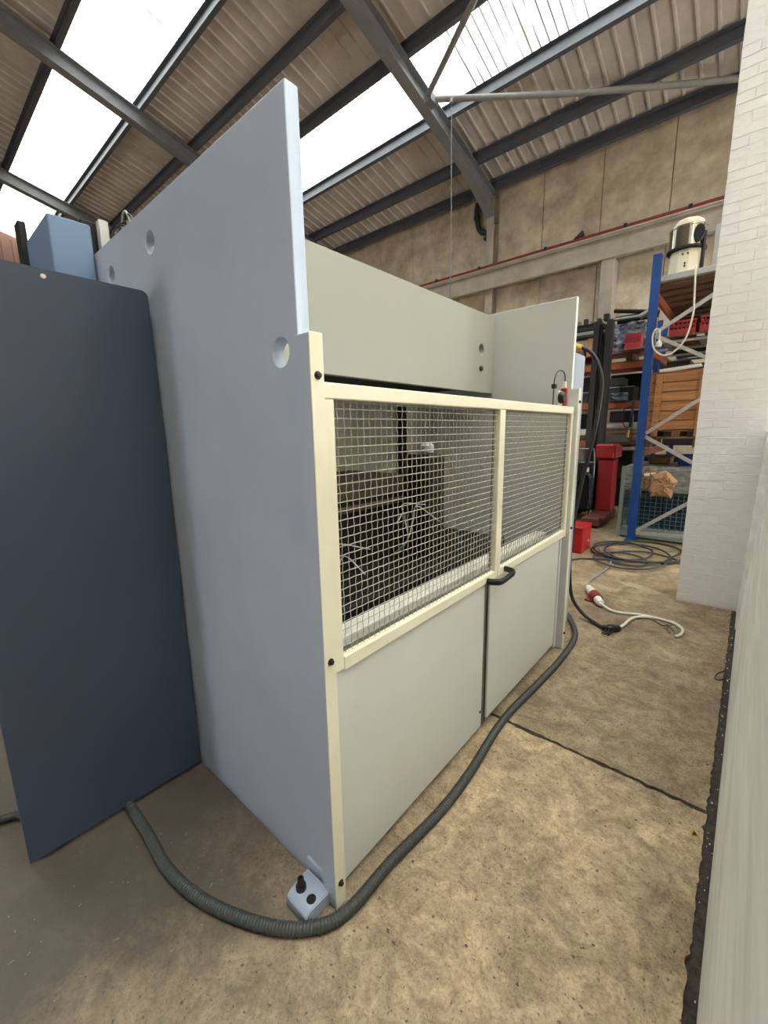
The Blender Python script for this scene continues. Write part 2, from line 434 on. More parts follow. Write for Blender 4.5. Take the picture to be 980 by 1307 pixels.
# ---- gable wall on the left, right wall of the hall, front wall
wl = empty('wall_left', (XL, 0, 0), 'rust-brown clad gable wall far left', kind='structure')
bm = B()
prof = [(YF, 0), (YB+.3, 0), (YB+.3, roofz(YB)+.1), (YR, roofz(YR)+.1), (YF, roofz(YF)+.1)]
def gable(x0, x1):
    bm = B(); f = bm.faces.new([bm.verts.new((x0, y, z)) for y, z in prof])
    r = bmesh.ops.extrude_face_region(bm, geom=[f])
    bmesh.ops.translate(bm, vec=(x1-x0, 0, 0), verts=[g for g in r['geom'] if isinstance(g, bmesh.types.BMVert)]); return bm
bm.free()
obj('cladding_backing', gable(XL-.2, XL), M['gable'], wl)
ribm = B(); box(ribm, 0, .03, -.03, .03, 0, 1, 0); ribme = mesh_of(ribm, 'cladding_rib', M['gable'])
for k in range(60):
    y = 9.8-.3*k
    if y > YF+.2: share('cladding_rib', ribme, None, wl, (XL, y, 0), scale=(1, 1, roofz(y)-.1))
we = empty('wall_east', (XR, 0, 0), 'far end wall of the hall behind the white partition', kind='structure')
bx('blockwork', M['concrete'], we, XR, XR+.2, YF, FILL_EAST[0], 0, ZE+3, 0)
bx('blockwork', M['concrete'], we, XR, XR+.2, FILL_EAST[1], YB+.3, 0, ZE+3, 0)
bx('lintel', M['concrete'], we, XR, XR+.2, FILL_EAST[0], FILL_EAST[1], FILL_EAST[2], ZE+3, 0)
wf = empty('wall_front', (0, YF, 0), 'front wall of the hall in bare concrete with an added fill-light opening', kind='structure')
bx('blockwork', M['concrete'], wf, XL, FILL_DOOR[0], YF-.2, YF, 0, ZE+.1, 0)
bx('blockwork', M['concrete'], wf, FILL_DOOR[1], XR, YF-.2, YF, 0, ZE+.1, 0)
bx('lintel', M['concrete'], wf, FILL_DOOR[0], FILL_DOOR[1], YF-.2, YF, FILL_DOOR[2], ZE+.1, 0)

# ---- white partition wall beside the camera
wr = empty('wall_right', (.1, 1, 0), 'rough white painted plaster wall close on the right', kind='structure')
def wallx(y, z):
    s = min(1, max(0, (y-1.2)/2.4)); s = s*s*(3-2*s)
    t = 1-.0*z
    return .058 + .003*max(0, y-1.5) + .042*s*min(z, 2.2)
bm = B(); ys = [-4+.25*k for k in range(0, 32)] + [3.9]; zs = [0, .01] + [.1*k for k in range(1, 15)] + [1.455]
grid = [[bm.verts.new((wallx(y, z) + (.012*max(0, (.35-z)/.35)*0) + (random.random()-.5)*.0015*(y > .8), y, z)) for z in zs] for y in ys]
for a, b in zip(grid, grid[1:]):
    for i in range(len(zs)-1): bm.faces.new((a[i], a[i+1], b[i+1], b[i]))
back = [[bm.verts.new((.30, y, z)) for z in (0, zs[-1])] for y in ys]
for a, b, ga, gb in zip(back, back[1:], grid, grid[1:]):
    bm.faces.new((a[0], a[1], b[1], b[0])); bm.faces.new((ga[-1], gb[-1], b[1], a[1]))
bm.faces.new([g_ for g_ in grid[0]] + [back[0][1], back[0][0]])
obj('plaster_face', bm, M['plaster'], wr, angle=40)
bm = B(); box(bm, .0585, .30, 3.9, 4.299, 0, 1.455, 0)
for v in bm.verts:
    if v.co.x < .1: v.co.x += .012*v.co.z
obj('wall_return', bm, M['plaster'], wr)
# ---- white brick pier
wp = empty('wall_pier', (-.15, 4.3, 0), 'white painted brick pier at the end of the partition', kind='structure')
bx('mortar_core', M['mortar'], wp, -.352, .31, 4.3012, 4.6, 0, 5.0, 0)
def brick_mesh(l):
    bm = B(); box(bm, 0, l, 0, .06, 0, .0675, .0025); 
    for v in bm.verts: v.co += Vector(((random.random()-.5)*.001, (random.random()-.5)*.003, (random.random()-.5)*.002))
    return mesh_of(bm, 'brick', M['brickwhite'])
BR = {n: [brick_mesh(l) for _ in range(3)] for n, l in (('full', .214), ('half', .103), ('bit', .178))}
z = .003; row = 0
while z < 4.85:
    x = -.353; seq = ['full', 'full'] if row % 2 == 0 else ['half', 'full', 'half']
    for s in seq:
        share('brick', random.choice(BR[s]), None, wp, (x+(random.random()-.5)*.003, 4.3+(random.random()-.5)*.0012, z))
        x += {'full': .2165, 'half': .1055}[s]
    z += .0705; row += 1

# ---- roof
ce = empty('ceiling', (0, 0, ZE), 'sloping workshop roof of ribbed sheets with rooflight bands on steel portal frames', kind='structure')
PUR = [9.75, 8.95, 7.8, 6.55, 5.5, 4.4, 3.05, 2.0, .9, -.2, -1.3]
rows = [10.3] + PUR + [YR]
def rib_sheet(L):      # 1 m wide, runs down slope L, trapezoid ribs
    bm = B(); xs = []
    for k in range(4):
        b = k*.25
        xs += [(b, .035), (b+.19, .035), (b+.205, .004), (b+.235, .004)]
    xs += [(1.0, .035), (1.05, .038)]
    # deepest joint rib
    v0 = [bm.verts.new((x, 0, z)) for x, z in xs]; v1 = [bm.verts.new((x, L, z)) for x, z in xs]
    for i in range(len(xs)-1): bm.faces.new((v0[i], v0[i+1], v1[i+1], v1[i]))
    return mesh_of(bm, 'roof_sheet', M['roof'])
def wave_sheet(L, mt='skylight'):
    bm = B(); n = 7*10;
    v0 = []; v1 = []
    for i in range(n+1):
        x = 1.02*i/n; z = .026*math.sin(2*math.pi*7*i/n)
        v0.append(bm.verts.new((x, 0, z))); v1.append(bm.verts.new((x, L, z)))
    for i in range(n): bm.faces.new((v0[i], v0[i+1], v1[i+1], v1[i]))
    for f in bm.faces: f.smooth = True
    return mesh_of(bm, 'skylight_sheet', M[mt])
nx = int(XR-XL)+1
cache = {}
for (ya, yb) in zip(rows[1:], rows):
    sky = (ya, yb) in ((6.55, 7.8), (3.05, 4.4))
    L = (yb-ya)/math.cos(ANG)
    for side in (0, 1):
        far = side == 1
        if far: sky = False
        for k in range(nx):
            x = XL+k
            new = (sky and x > .3) or (not far and any(abs(ya-n_[0]) < .01 and abs(yb-n_[1]) < .01 and x >= n_[2] for n_ in FILL_BANDS))  # clear sheets added out of view as fill light
            glaz = sky or new
            key = (round(L, 3), glaz, new)
            if key not in cache: cache[key] = wave_sheet(L+.06, 'skylight_fill' if new else 'skylight') if glaz else rib_sheet(L+.04)
            if x >= XR: continue
            nm = 'skylight_sheet' if glaz else 'roof_sheet'
            jit = .004*random.random()
            if not far: share(nm, cache[key], None, ce, (x, ya, roofz(ya)+jit+(.025 if glaz else 0)), (-ANG, 0, 0), (min(1, XR-x), 1, 1))
            else: share(nm, cache[key], None, ce, (x+1, 2*YR-ya, roofz(ya)+jit+(.025 if glaz else 0)), (-ANG, 0, math.pi), (min(1, XR-x), 1, 1))
RAF = [-15.75, -10.4, -5.1, .3, 5.6]
def zed(x0, x1):       # Z purlin: web + flanges
    bm = B()
    box(bm, x0, x1, -.004, .004, -.2, 0); box(bm, x0, x1, -.0, .07, -.2, -.192); box(bm, x0, x1, -.07, 0, -.008, 0)
    return bm
pm = mesh_of(zed(XL, XR), 'purlin', M['purlin'])
for y in PUR:
    for side in (0, 1):
        yy = y if side == 0 else 2*YR-y
        share('purlin', pm, None, ce, (0, yy, roofz(y)-.004), (-ANG if side == 0 else ANG, 0, 0), (1, 1 if side == 0 else -1, 1))
def rafter(x):
    bm = B()
    def seg(ya, za, yb, zb, depth_a, depth_b):
        # I section from (ya,za) to (yb,zb) = top centreline, depths downwards
        for (w0, w1, d0a, d1a, d0b, d1b) in ((-.1, .1, 0, .014, 0, .014), (-.006, .006, .014, depth_a-.014, .014, depth_b-.014), (-.1, .1, depth_a-.014, depth_a, depth_b-.014, depth_b)):
            vs = [bm.verts.new((x+w, y, z-d)) for (y, z, d, w) in ((ya, za, d0a, w0), (ya, za, d0a, w1), (ya, za, d1a, w1), (ya, za, d1a, w0), (yb, zb, d0b, w0), (yb, zb, d0b, w1), (yb, zb, d1b, w1), (yb, zb, d1b, w0))]
            for f in ((0, 1, 2, 3), (7, 6, 5, 4), (0, 4, 5, 1), (1, 5, 6, 2), (2, 6, 7, 3), (3, 7, 4, 0)): bm.faces.new([vs[i] for i in f])
    t = .2
    seg(YB-.05, roofz(YB-.05)-t, 8.6, roofz(8.6)-t, .55, .3)
    seg(8.6, roofz(8.6)-t, YR, roofz(YR)-t, .3, .3)
    seg(YR, roofz(YR)-t, YF+.05, roofz(YF+.05)-t, .3, .3)
    return obj('rafter', bm, M['steelwork'], ce)
for x in RAF: rafter(x)
for x in RAF[:3]:
    bm = B()
    box(bm, x-.09, x+.09, 9.74, 9.755, 0, ZE-.25); box(bm, x-.09, x+.09, 9.975, 9.99, 0, ZE-.2); box(bm, x-.006, x+.006, 9.755, 9.975, 0, ZE-.2)
    obj('column', bm, M['runway'], wb)
# gusset where the wind braces meet the rafter
bx('gusset_plate', M['steelwork'], ce, -5.02, -4.86, 7.0, 7.22, roofz(7.1)-.50, roofz(7.1)-.38, .004)
# wind braces
for a, b in (((-4.97, 7.12, roofz(7.1)-.40), (.25, 9.75, roofz(9.75)-.42)), ((-4.97, 7.05, roofz(7.05)-.40), (.25, 4.0, roofz(4.0)-.36))):
    bm = B(); a, b = Vector(a), Vector(b)
    P = [a.lerp(b, t/12)+Vector((0, 0, -.07*math.sin(math.pi*t/12))) for t in range(13)]
    tube(bm, P, .048, 10)
    obj('wind_brace', bm, M['pipe'], ce, angle=50)

# ---- runway beam on the back wall with the red pipe, pier under it
rb = empty('runway_beam', (-10, 9.8, 4.74), 'long grey steel beam running along the concrete back wall', 'beam')
bm = B(); x0, x1 = XL+.05, .8
box(bm, x0, x1, 9.62, 9.735, 4.74, 4.77); box(bm, x0, x1, 9.62, 9.735, 5.12, 5.15); box(bm, x0, x1, 9.68, 9.70, 4.77, 5.12)
obj('i_beam', bm, M['runway'], rb)
bx('cap_channel', M['runway'], rb, x0, x1, 9.60, 9.733, 5.15, 5.19, .004)
for x in [-.4-1.35*k for k in range(12)]:
    bx('bracket', M['runway'], rb, x-.05, x+.05, 9.735, 9.998, 4.78, 5.1, .003)
bx('support_post', M['runway'], rb, -2.63, -2.40, 9.66, 9.998, 0, 4.74, .004)
rp = empty('red_pipe', (-10, 9.68, 5.19), 'thin red pipe laid along the top of the grey wall beam', 'pipe')
bm = B(); cyl(bm, (x0, 9.655, 5.226), (x1, 9.655, 5.226), .034, 12); obj('pipe_run', bm, M['redpipe'], rp, angle=50)
for x in (-1.25, -2.25, -3.75, -5.3, -6.5):
    bx('pipe_clip', M['black'], rp, x-.03, x+.03, 9.615, 9.695, 5.19, 5.275, .008)
# black wedge on top of the pipe
bm = B()
vs = [bm.verts.new(p) for p in ((-3.18, 9.62, 5.26), (-2.98, 9.62, 5.26), (-3.02, 9.63, 5.38), (-3.18, 9.72, 5.26), (-2.98, 9.72, 5.26), (-3.02, 9.70, 5.38))]
for f in ((0, 1, 2), (5, 4, 3), (0, 3, 4, 1), (1, 4, 5, 2), (2, 5, 3, 0)): bm.faces.new([vs[i] for i in f])
o = obj('wedge', bm, M['black']); tag(o, 'small black wedge standing on the red wall pipe', 'wedge')
# downpipe elbow beside the column
bm = B()
P = spline([(-5.47, 9.82, 6.72), (-5.5, 9.82, 6.55), (-5.47, 9.82, 6.3), (-5.40, 9.84, 6.12), (-5.2, 9.90, 6.02)], 8)
tube(bm, P, .06, 12)
for q in (P[6], P[20], P[26]): pass
dp = obj('drain_pipe', bm, M['blackpipe'], angle=50); tag(dp, 'black bent drain pipe elbow beside the steel column under the roof', 'pipe')
bm = B(); tube(bm, [P[12]-Vector((0, 0, .03)), P[12]+Vector((0, 0, .03))], .072, 12); obj('pipe_collar', bm, M['blackpipe'], dp)
bm = B(); tube(bm, [P[25], P[27]], .072, 12); obj('pipe_collar', bm, M['blackpipe'], dp)
bx('wall_clamp', M['bolt'], dp, -5.26, -5.20, 9.73, 9.99, 5.86, 5.92, .004)
# hanging wire
bm = B(); tube(bm, [(-4.62, 7.28, roofz(7.28)-.44), (-4.60, 7.28, 5.5), (-4.61, 7.28, 3.4), (-4.62, 7.28, .6)], .009, 6)
hw = obj('hanging_wire', bm, M['pipe']); tag(hw, 'thin grey wire hanging straight down from the roof brace', 'wire')
bx('wire_eye', M['steel'], hw, -4.65, -4.59, 7.25, 7.31, roofz(7.28)-.50, roofz(7.28)-.42, .01)

# ================================================================ MACHINE
mc = empty('guarded_machine', (-1.6, 1.8, 0), 'large grey metalworking machine enclosed by tall plates and a cream mesh guard', 'machine')
# tall side plates (holes are real)
plate('side_plate', M['panel'], mc, (-2.90, .73, 0), (1, 0, 0), (0, 0, 1), 2.0, 2.30, .04,
      [(2.90-.976, 1.712, .037), (2.90-1.715, 2.185, .038), (2.90-2.13, 2.172, .036)])
M['rightplate'] = mat('cross_paint_lifted', (204, 206, 202), .4, var=.05, scale=2)  # cross plate paint lightened, weaker light here made up in the colour
plate('side_plate', M['rightplate'], mc, (-2.60, 2.875, 0), (1, 0, 0), (0, 0, 1), 1.70, 2.29, .036)
# thin sheet closing behind the upper hole + shoulder of the frame at the back
bx('frame_shoulder', M['innergrey'], mc, -2.80, -2.45, .76, 1.2, 0, 2.33, .006)
# upper cross plate
cp = plate('cross_plate', M['cross'], mc, (-1.46, .752, 1.752), (0, 1, 0), (0, 0, 1), 2.103, .512, .04, [(2.677-.752, 2.031-1.752, .036)])
bm = B(); lathe(bm, [(.018, 0), (.018, .008), (.012, .014)], (-1.44, 2.668, 1.908), 12, 'x'); obj('screw', bm, M['bolt'], cp)
bx('rear_plate', M['innergrey'], mc, -2.2, -2.16, .752, 2.64, 1.0, 2.2)
bx('rear_post', M['black'], mc, -2.2, -2.1, 2.66, 2.72, .0, 2.2)
bx('table_beam', M['brown'], mc, -2.15, -1.62, .756, 2.1, 1.13, 1.235, .01)
bx('bed', M['darkmetal'], mc, -2.15, -1.64, .756, 2.12, .72, 1.129, .01)
bx('bed_base', M['darkmetal'], mc, -2.3, -1.3, .756, 2.855, .0, .72, .01)
bx('rail_bar', M['brown'], mc, -1.638, -1.60, .8, 2.05, 1.07, 1.10, .004)
bx('shade_plate', M['darkmetal'], mc, -2.155, -1.482, .756, 2.855, 1.80, 1.83, .004)  # added plate that keeps the machine interior in shade
hd = bx('control_head', M['black'], mc, -1.62, -1.42, 2.05, 2.22, .72, 1.36, .02)
bm = B(); lathe(bm, [(.02, 0), (.045, .01), (.045, .05), (.025, .07)], (-1.52, 2.16, 1.36), 14); obj('knob', bm, M['greyboard'], hd, angle=40)
random.seed(5)
for (q, n_) in ((Vector((-1.50, 1.93, .86)), 4), (Vector((-1.45, 1.22, .78)), 4)):
    for k in range(n_):
        bm = B(); d1 = Vector((.10*(random.random()-.3), .22*(random.random()-.5), .12+.10*random.random())); d2 = Vector((.12*random.random(), .3*(random.random()-.5), -.10*random.random()))
        tube(bm, spline([q+Vector((-.12, .02*k, -.12)), q, q+d1*.6, q+d1, q+d1+d2], 6), .0035, 6); obj('loose_cable', bm, M['greyboard'], mc, smooth=True)
bx('inner_sill', M['white'], mc, -1.08, -1.0, .755, 2.85, .10, .80, .004)
# posts: warm front light painted as a cream face over cool grey sides
def post(name, y0, y1, bolts):
    p = bx(name, M['panel'] if y0 < 1 else M['post'], mc, -.892, -.836, y0+.001, y1-.001, .004, 1.740, .002)
    bx('lit_face', M['cream'], mc, -.8355, -.832, y0, y1, .004, 1.742, .0015)
    for z in bolts:
        bm = B(); lathe(bm, [(.0105, 0), (.0105, .002), (.0065, .003), (.0065, .009), (.004, .010)], (-.832, (y0+y1)/2, z), 12, 'x'); obj('bolt', bm, M['bolt'], p)
    return p
post('post', .69, .734, (1.64, .862, .095))
post('post', 2.79, 2.83, (1.66, .86, .12))
bx('side_flange', M['panel'], mc, -.93, -.90, 2.9, 3.10, .08, 1.97, .004)
# guard doors
XF, XB = -.855, -.885
g = bx('top_rail', M['cream'], mc, XB, XF, .739, 2.788, 1.588, 1.630)
bx('stile', M['cream'], mc, XB, XF, .739, .786, .796, 1.587)
bx('stile', M['cream'], mc, XB, XF, 1.777, 1.832, .836, 1.587)
bx('stile', M['cream'], mc, XB, XF, 2.757, 2.788, .846, 1.587)
def skew(name, mt, y0, y1, za0, zb0, za1, zb1, x0, x1):
    bm = B(); vs = [bm.verts.new((x, y, z)) for x in (x0, x1) for (y, z) in ((y0, za0), (y1, za1), (y1, zb1), (y0, zb0))]
    for f in ((0, 1, 2, 3), (7, 6, 5, 4), (0, 4, 5, 1), (1, 5, 6, 2), (2, 6, 7, 3), (3, 7, 4, 0)): bm.faces.new([vs[i] for i in f])
    bmesh.ops.bevel(bm, geom=bm.edges[:], offset=.003, segments=1, affect='EDGES')
    return obj(name, bm, mt, mc)
skew('bottom_rail', M['cream'], .787, 1.80, .790, .836, .800, .838, XB, XF)
skew('bottom_rail', M['cream'], 1.802, 2.788, .800, .840, .806, .852, XB, XF)
skew('lower_sheet', M['sheet'], .752, 1.700, .028, .795, .046, .800, -.879, -.866)
skew('lower_sheet', M['sheet'], 1.752, 2.70, .060, .799, .066, .805, -.877, -.864)
bx('meeting_post', M['olive'], mc, -.94, -.882, 1.69, 1.772, .02, .795, .003)
bx('guide_channel', M['olive'], mc, -.91, -.878, 2.702, 2.722, .03, .80, .002)
bx('guide_channel', M['sheet'], mc, -.90, -.866, 2.726, 2.752, .03, .80, .003)
bm = B(); lathe(bm, [(.006, 0), (.006, .004)], (-.866, 1.683, .135), 8, 'x'); obj('rivet', bm, M['bolt'], mc)
# woven wire infill
def wire_panel(y0, y1, z0, z1, pitch=.0262, r=.0016):
    bm = B(); x = -.872; A = .0016
    ny = max(2, round((y1-y0)/pitch)); nz = max(2, round((z1-z0)/pitch))
    Y = [y0+(y1-y0)*i/ny for i in range(ny+1)]; Z = [z0+(z1-z0)*i/nz for i in range(nz+1)]
    for i, y in enumerate(Y[1:-1]):
        tube(bm, [(x+A*(1 if (i+j) % 2 else -1), y, z) for j, z in enumerate(Z)], r, 4, False)
    for j, z in enumerate(Z[1:-1]):
        tube(bm, [(x-A*(1 if (i+j) % 2 else -1), y, z) for i, y in enumerate(Y)], r, 4, False)
    o = obj('wire_mesh', bm, M['wire'], mc); o['kind'] = 'stuff'
    fr = B()
    for a in ((y0, y0+.006, z0, z1), (y1-.006, y1, z0, z1), (y0, y1, z0, z0+.014), (y0, y1, z1-.010, z1)):
        box(fr, -.889, -.879, *a)
    obj('mesh_frame', fr, M['olive'], mc)
wire_panel(.783, 1.779, .832, 1.590)
wire_panel(1.829, 2.760, .838, 1.590)
# handle: black bow
bm = B()
P = [(-.856, 1.70, .812), (-.835, 1.702, .812), (-.805, 1.715, .814), (-.796, 1.74, .815), (-.796, 1.80, .818), (-.796, 1.84, .82), (-.805, 1.865, .822), (-.835, 1.878, .822), (-.856, 1.88, .822)]
tube(bm, spline(P, 4), .0115, 8)
for v in bm.verts: v.co.z = .817+(v.co.z-.817)*1.35
obj('handle', bm, M['black'], mc, angle=60)
# interlock switch with cable loop
sw = bx('interlock_switch', M['red'], mc, -.885, -.850, 2.615, 2.645, 1.632, 1.735, .006)
bm = B(); tube(bm, [(-.868, 2.63, 1.735), (-.868, 2.63, 1.77)], [.012, .008], 10); obj('cable_gland', bm, M['white'], sw)
bm = B(); lathe(bm, [(.030, 0), (.034, .008), (.034, .02), (.026, .03)], (-.868, 2.555, 1.675), 18, 'x')
obj('switch_knob', bm, M['black'], mc, angle=40)
bx('switch_plate', M['post'], mc, -.882, -.868, 2.535, 2.61, 1.632, 1.715, .004)
bm = B(); tube(bm, spline([(-.868, 2.63, 1.765), (-.868, 2.625, 1.805), (-.868, 2.58, 1.825), (-.868, 2.50, 1.815), (-.868, 2.46, 1.77), (-.868, 2.455, 1.70), (-.868, 2.455, 1.63)], 6), .0035, 6)
o = obj('switch_cable', bm, M['blackpipe'], mc, smooth=True)
bx('cable_clip', M['black'], mc, -.88, -.857, 2.445, 2.475, 1.72, 1.745, .003)
# levelling bracket at the foot
bm = B()
zt = .05
vs = [bm.verts.new(p) for p in ((-.975, .600, .0), (-.872, .598, 0), (-.866, .70, 0), (-.985, .70, 0),
                                (-.973, .602, .034), (-.870, .600, .034), (-.865, .70, .034), (-.985, .70, .034),
                                (-.970, .618, zt), (-.869, .614, zt), (-.865, .695, zt), (-.980, .695, zt))]
for f in ((0, 1, 2, 3), (11, 10, 9, 8), (0, 4, 5, 1), (1, 5, 6, 2), (2, 6, 7, 3), (3, 7, 4, 0), (4, 8, 9, 5), (5, 9, 10, 6), (6, 10, 11, 7), (7, 11, 8, 4)): bm.faces.new([vs[i] for i in f])
bmesh.ops.bevel(bm, geom=bm.edges[:], offset=.003, segments=2, affect='EDGES')
fb = obj('foot_bracket', bm, M['panel'], mc)
bm = B(); lathe(bm, [(.017, 0), (.017, .012), (.012, .012), (.0105, .04), (.006, .04), (.005, .034)], (-.944, .640, zt), 14); obj('levelling_bolt', bm, M['bolt'], fb, angle=40)
bm = B(); lathe(bm, [(.015, 0), (.0155, .0015), (.012, .0018), (.011, .0005)], (-.893, .640, zt), 14); obj('bolt_socket', bm, M['black'], fb)
bx('weld_plate', M['panel'], mc, -.99, -.865, .700, .712, .0, .085, .003)
# control box hung on the far end of the plate, valve gear on top
cb = bx('control_box', M['lightblue'], mc, -2.80, -2.30, .552, .707, 1.7, 2.413, .005)
cb['label'] = 'light blue control box'
bx('box_bracket', M['darkmetal'], cb, -2.78, -2.70, .53, .56, 2.30, 2.50, .004)
vg = bx('valve_block', M['darkmetal'], mc, -2.72, -2.30, .80, 1.0, 2.331, 2.40, .01)
for k in range(4):
    bm = B(); lathe(bm, [(.022, 0), (.022, .03), (.016, .035), (.016, .07)], (-2.36-.09*k, .86, 2.40), 10); obj('valve', bm, M['steel'], vg, angle=40)
for k in range(5):
    bm = B(); x = -2.32-.05*k; e = .06*random.random()
    tube(bm, spline([(x, .88, 2.40), (x-.02, .87, 2.46+e), (x+.05+.04*k, .85, 2.49-.02*k+e), (x+.16+.03*k, .83, 2.44-.015*k), (x+.24+.03*k, .80, 2.34), (x+.25, .80, 2.27)], 6), .005, 6); obj('hose', bm, M['wire'] if k % 2 else M['blackpipe'], vg, smooth=True)
bx('upright_lug', M['post'], mc, -2.40, -2.36, .76, .80, 2.33, 2.475, .003)
bx('top_tray', M['darkmetal'], mc, -2.70, -2.40, .70, .80, 2.30, 2.47, .004)

# ================================================================ dark blue panel
nv = empty('door_panel', (-1.80, .40, 0), 'tall dark slate-blue steel door panel standing edge-on against the machine plate', 'panel')  # hinged cabinet door, built free-standing on added feet
bm = B()
pts = [(.083, .022), (.700, .022), (.700, 2.005)]
pts += [(.700-.022*(1-math.cos(a)), 2.005+.022*math.sin(a)) for a in [math.pi/8*k for k in range(1, 5)]]
pts += [(.083, 2.027)]
f = bm.faces.new([bm.verts.new((-1.76, y, z)) for y, z in pts])
r = bmesh.ops.extrude_face_region(bm, geom=[f]); bmesh.ops.translate(bm, vec=(-.006, 0, 0), verts=[q for q in r['geom'] if isinstance(q, bmesh.types.BMVert)])
obj('face_sheet', bm, M['navy'], nv)
bx('edge_flange', M['navy'], nv, -1.83, -1.767, .086, .106, .40, 2.02, .003)
bx('edge_flange', M['navy'], nv, -1.81, -1.767, .084, .10, .10, .385, .003)
bx('stiffener', M['navy'], nv, -1.83, -1.767, .108, .678, .045, .075, .003)
bx('edge_flange', M['navy'], nv, -1.83, -1.767, .68, .699, .05, 2.0, .003)
bx('stiffener', M['navy'], nv, -1.83, -1.767, .11, .68, 1.0, 1.06, .003)
bx('foot', M['darkmetal'], nv, -1.83, -1.80, .16, .22, 0, .05, .003)
bx('foot', M['darkmetal'], nv, -1.83, -1.80, .56, .62, 0, .05, .003)
bm = B(); lathe(bm, [(.008, 0), (.007, .003), (.003, .004)], (-1.76, .389, 2.004), 12, 'x'); obj('screw', bm, M['white'], nv)

# ================================================================ hoses and cables on the floor
def resample(P, step):
    S = spline(P, 30); out = [S[0]]; acc = 0
    for a, b in zip(S, S[1:]):
        d = (b-a).length
        while d and acc+d >= step:
            a = a+(b-a)*((step-acc)/d); out.append(a); d = (b-a).length; acc = 0
        acc += d
    return out
def ribbed(P, r, n=10):
    bm = B(); pts = resample(P, .0026); rad = [r*(1+.06*(1 if (k % 4) < 2 else -1)) for k in range(len(pts))]
    tube(bm, pts, rad, n); return bm
R = .0188
HP = [(-2.10, .47, R), (-1.90, .41, R), (-1.77, .40, R), (-1.562, .399, R), (-1.37, .393, R), (-1.179, .425, R), (-.984, .504, R), (-.863, .590, R), (-.800, .70, R), (-.792, .925, R), (-.770, 1.188, R), (-.777, 1.438, R), (-.815, 1.858, R), (-.795, 2.332, R), (-.786, 2.628, R), (-.81, 3.0, R), (-.918, 3.255, R), (-1.05, 3.40, R), (-1.5, 3.5, R), (-2.2, 3.5, R)]
HP = [(x+(.0), y, z) for x, y, z in HP]
o = obj('conduit_hose', ribbed(HP, R), M['rubber'], smooth=True); tag(o, 'long grey ribbed conduit hose curving over the floor round the machine front', 'hose')
bm = B(); tube(bm, spline([(-2.03, .11, .016), (-2.06, .09, .016), (-2.10, .02, .016), (-2.3, -.2, .016), (-2.9, -.5, .016)], 8), .016, 8)
o = obj('floor_cable', bm, M['blackpipe'], smooth=True); tag(o, 'short black cable on the floor left of the dark blue panel', 'cable')
# black supply cable looping down by the right post
CP = [(-1.02, 3.35, 2.076), (-.949, 3.35, 2.041), (-.886, 3.35, 1.954), (-.852, 3.35, 1.833), (-.852, 3.35, 1.699), (-.879, 3.35, 1.423), (-.926, 3.35, 1.162), (-.964, 3.35, .888), (-.982, 3.35, .636), (-.976, 3.35, .348), (-.945, 3.36, .16), (-.86, 3.38, .045), (-.74, 3.32, .016), (-.665, 3.27, .016)]
sc_ = empty('supply_cable', (-.85, 3.35, 0), 'black power cable arching down behind the right post to the floor joint', 'cable')
bm = B(); tube(bm, spline(CP, 8), .014, 8); obj('cable_run', bm, M['blackpipe'], sc_, smooth=True)
bm = B(); tube(bm, [(-1.10, 3.35, 2.07), (-1.06, 3.35, 2.08), (-1.0, 3.35, 2.07)], [.03, .032, .022], 12); obj('cable_gland', bm, M['yellow'], sc_, angle=40)
bm = B(); tube(bm, [(-1.10, 3.35, 2.07), (-1.14, 3.35, 2.02), (-1.15, 3.3, 1.6), (-1.15, 3.14, 1.2), (-1.2, 3.05, .05)], .02, 8); obj('conduit_riser', bm, M['steel'], sc_, smooth=True)
bm = B(); tube(bm, spline([(-.69, 3.285, .02), (-.66, 3.27, .028), (-.62, 3.31, .026), (-.60, 3.35, .02)], 4), [.022]*4+[.03]*4+[.026]*4+[.02], 8)
for k in range(3):
    tube(bm, [(-.66+.02*k, 3.26, .03), (-.67+.02*k, 3.22-.01*k, .02), (-.68+.02*k, 3.20, .008)], .006, 5)
obj('taped_joint', bm, M['black'], sc_, smooth=True)
bm = B(); tube(bm, spline([(-.605, 3.34, .016), (-.585, 3.44, .016), (-.56, 3.6, .016), (-.50, 3.69, .016), (-.40, 3.70, .028)], 8), .011, 8); obj('white_tail', bm, M['whitecable'], sc_, smooth=True)
# white plug lead with coupler
pl_ = empty('coupler_lead', (-.55, 3.7, 0), 'dirty white lead with red and white plug coupler lying on the floor', 'cable')
a = Vector((-1.0, 4.02, .04)); d = (Vector((-.80, 3.69, .034))-a)
def along(t): return a+d*t
for nm, t0, t1, r0, r1, mt in (('coupler_body', 0, .42, .030, .038, 'white'), ('locking_ring', .42, .70, .046, .046, 'maroon'), ('plug_body', .70, .92, .036, .026, 'white'), ('strain_relief', .92, 1.0, .018, .014, 'white')):
    bm = B(); tube(bm, [along(t0), along((t0+t1)/2), along(t1)], [r0, (r0+r1)/2+.002, r1], 14); obj(nm, bm, M[mt], pl_, angle=40)
bm = B(); bx('hinged_cap', M['maroon'], pl_, -.965, -.905, 3.78, 3.84, .0, .02, .006); bm.free()
bm = B(); tube(bm, spline([tuple(along(.98)), (-.70, 3.66, .014), (-.52, 3.72, .014), (-.38, 3.73, .014), (-.29, 3.71, .012), (-.235, 3.63, .012), (-.235, 3.53, .012), (-.26, 3.47, .012)], 8), .011, 8); obj('white_cable', bm, M['whitecable'], pl_, smooth=True)
bm = B(); tube(bm, spline([(-.26, 3.47, .012), (-.275, 3.55, .012), (-.32, 3.60, .03), (-.36, 3.62, .012), (-.43, 3.70, .012)], 8), .006, 6)
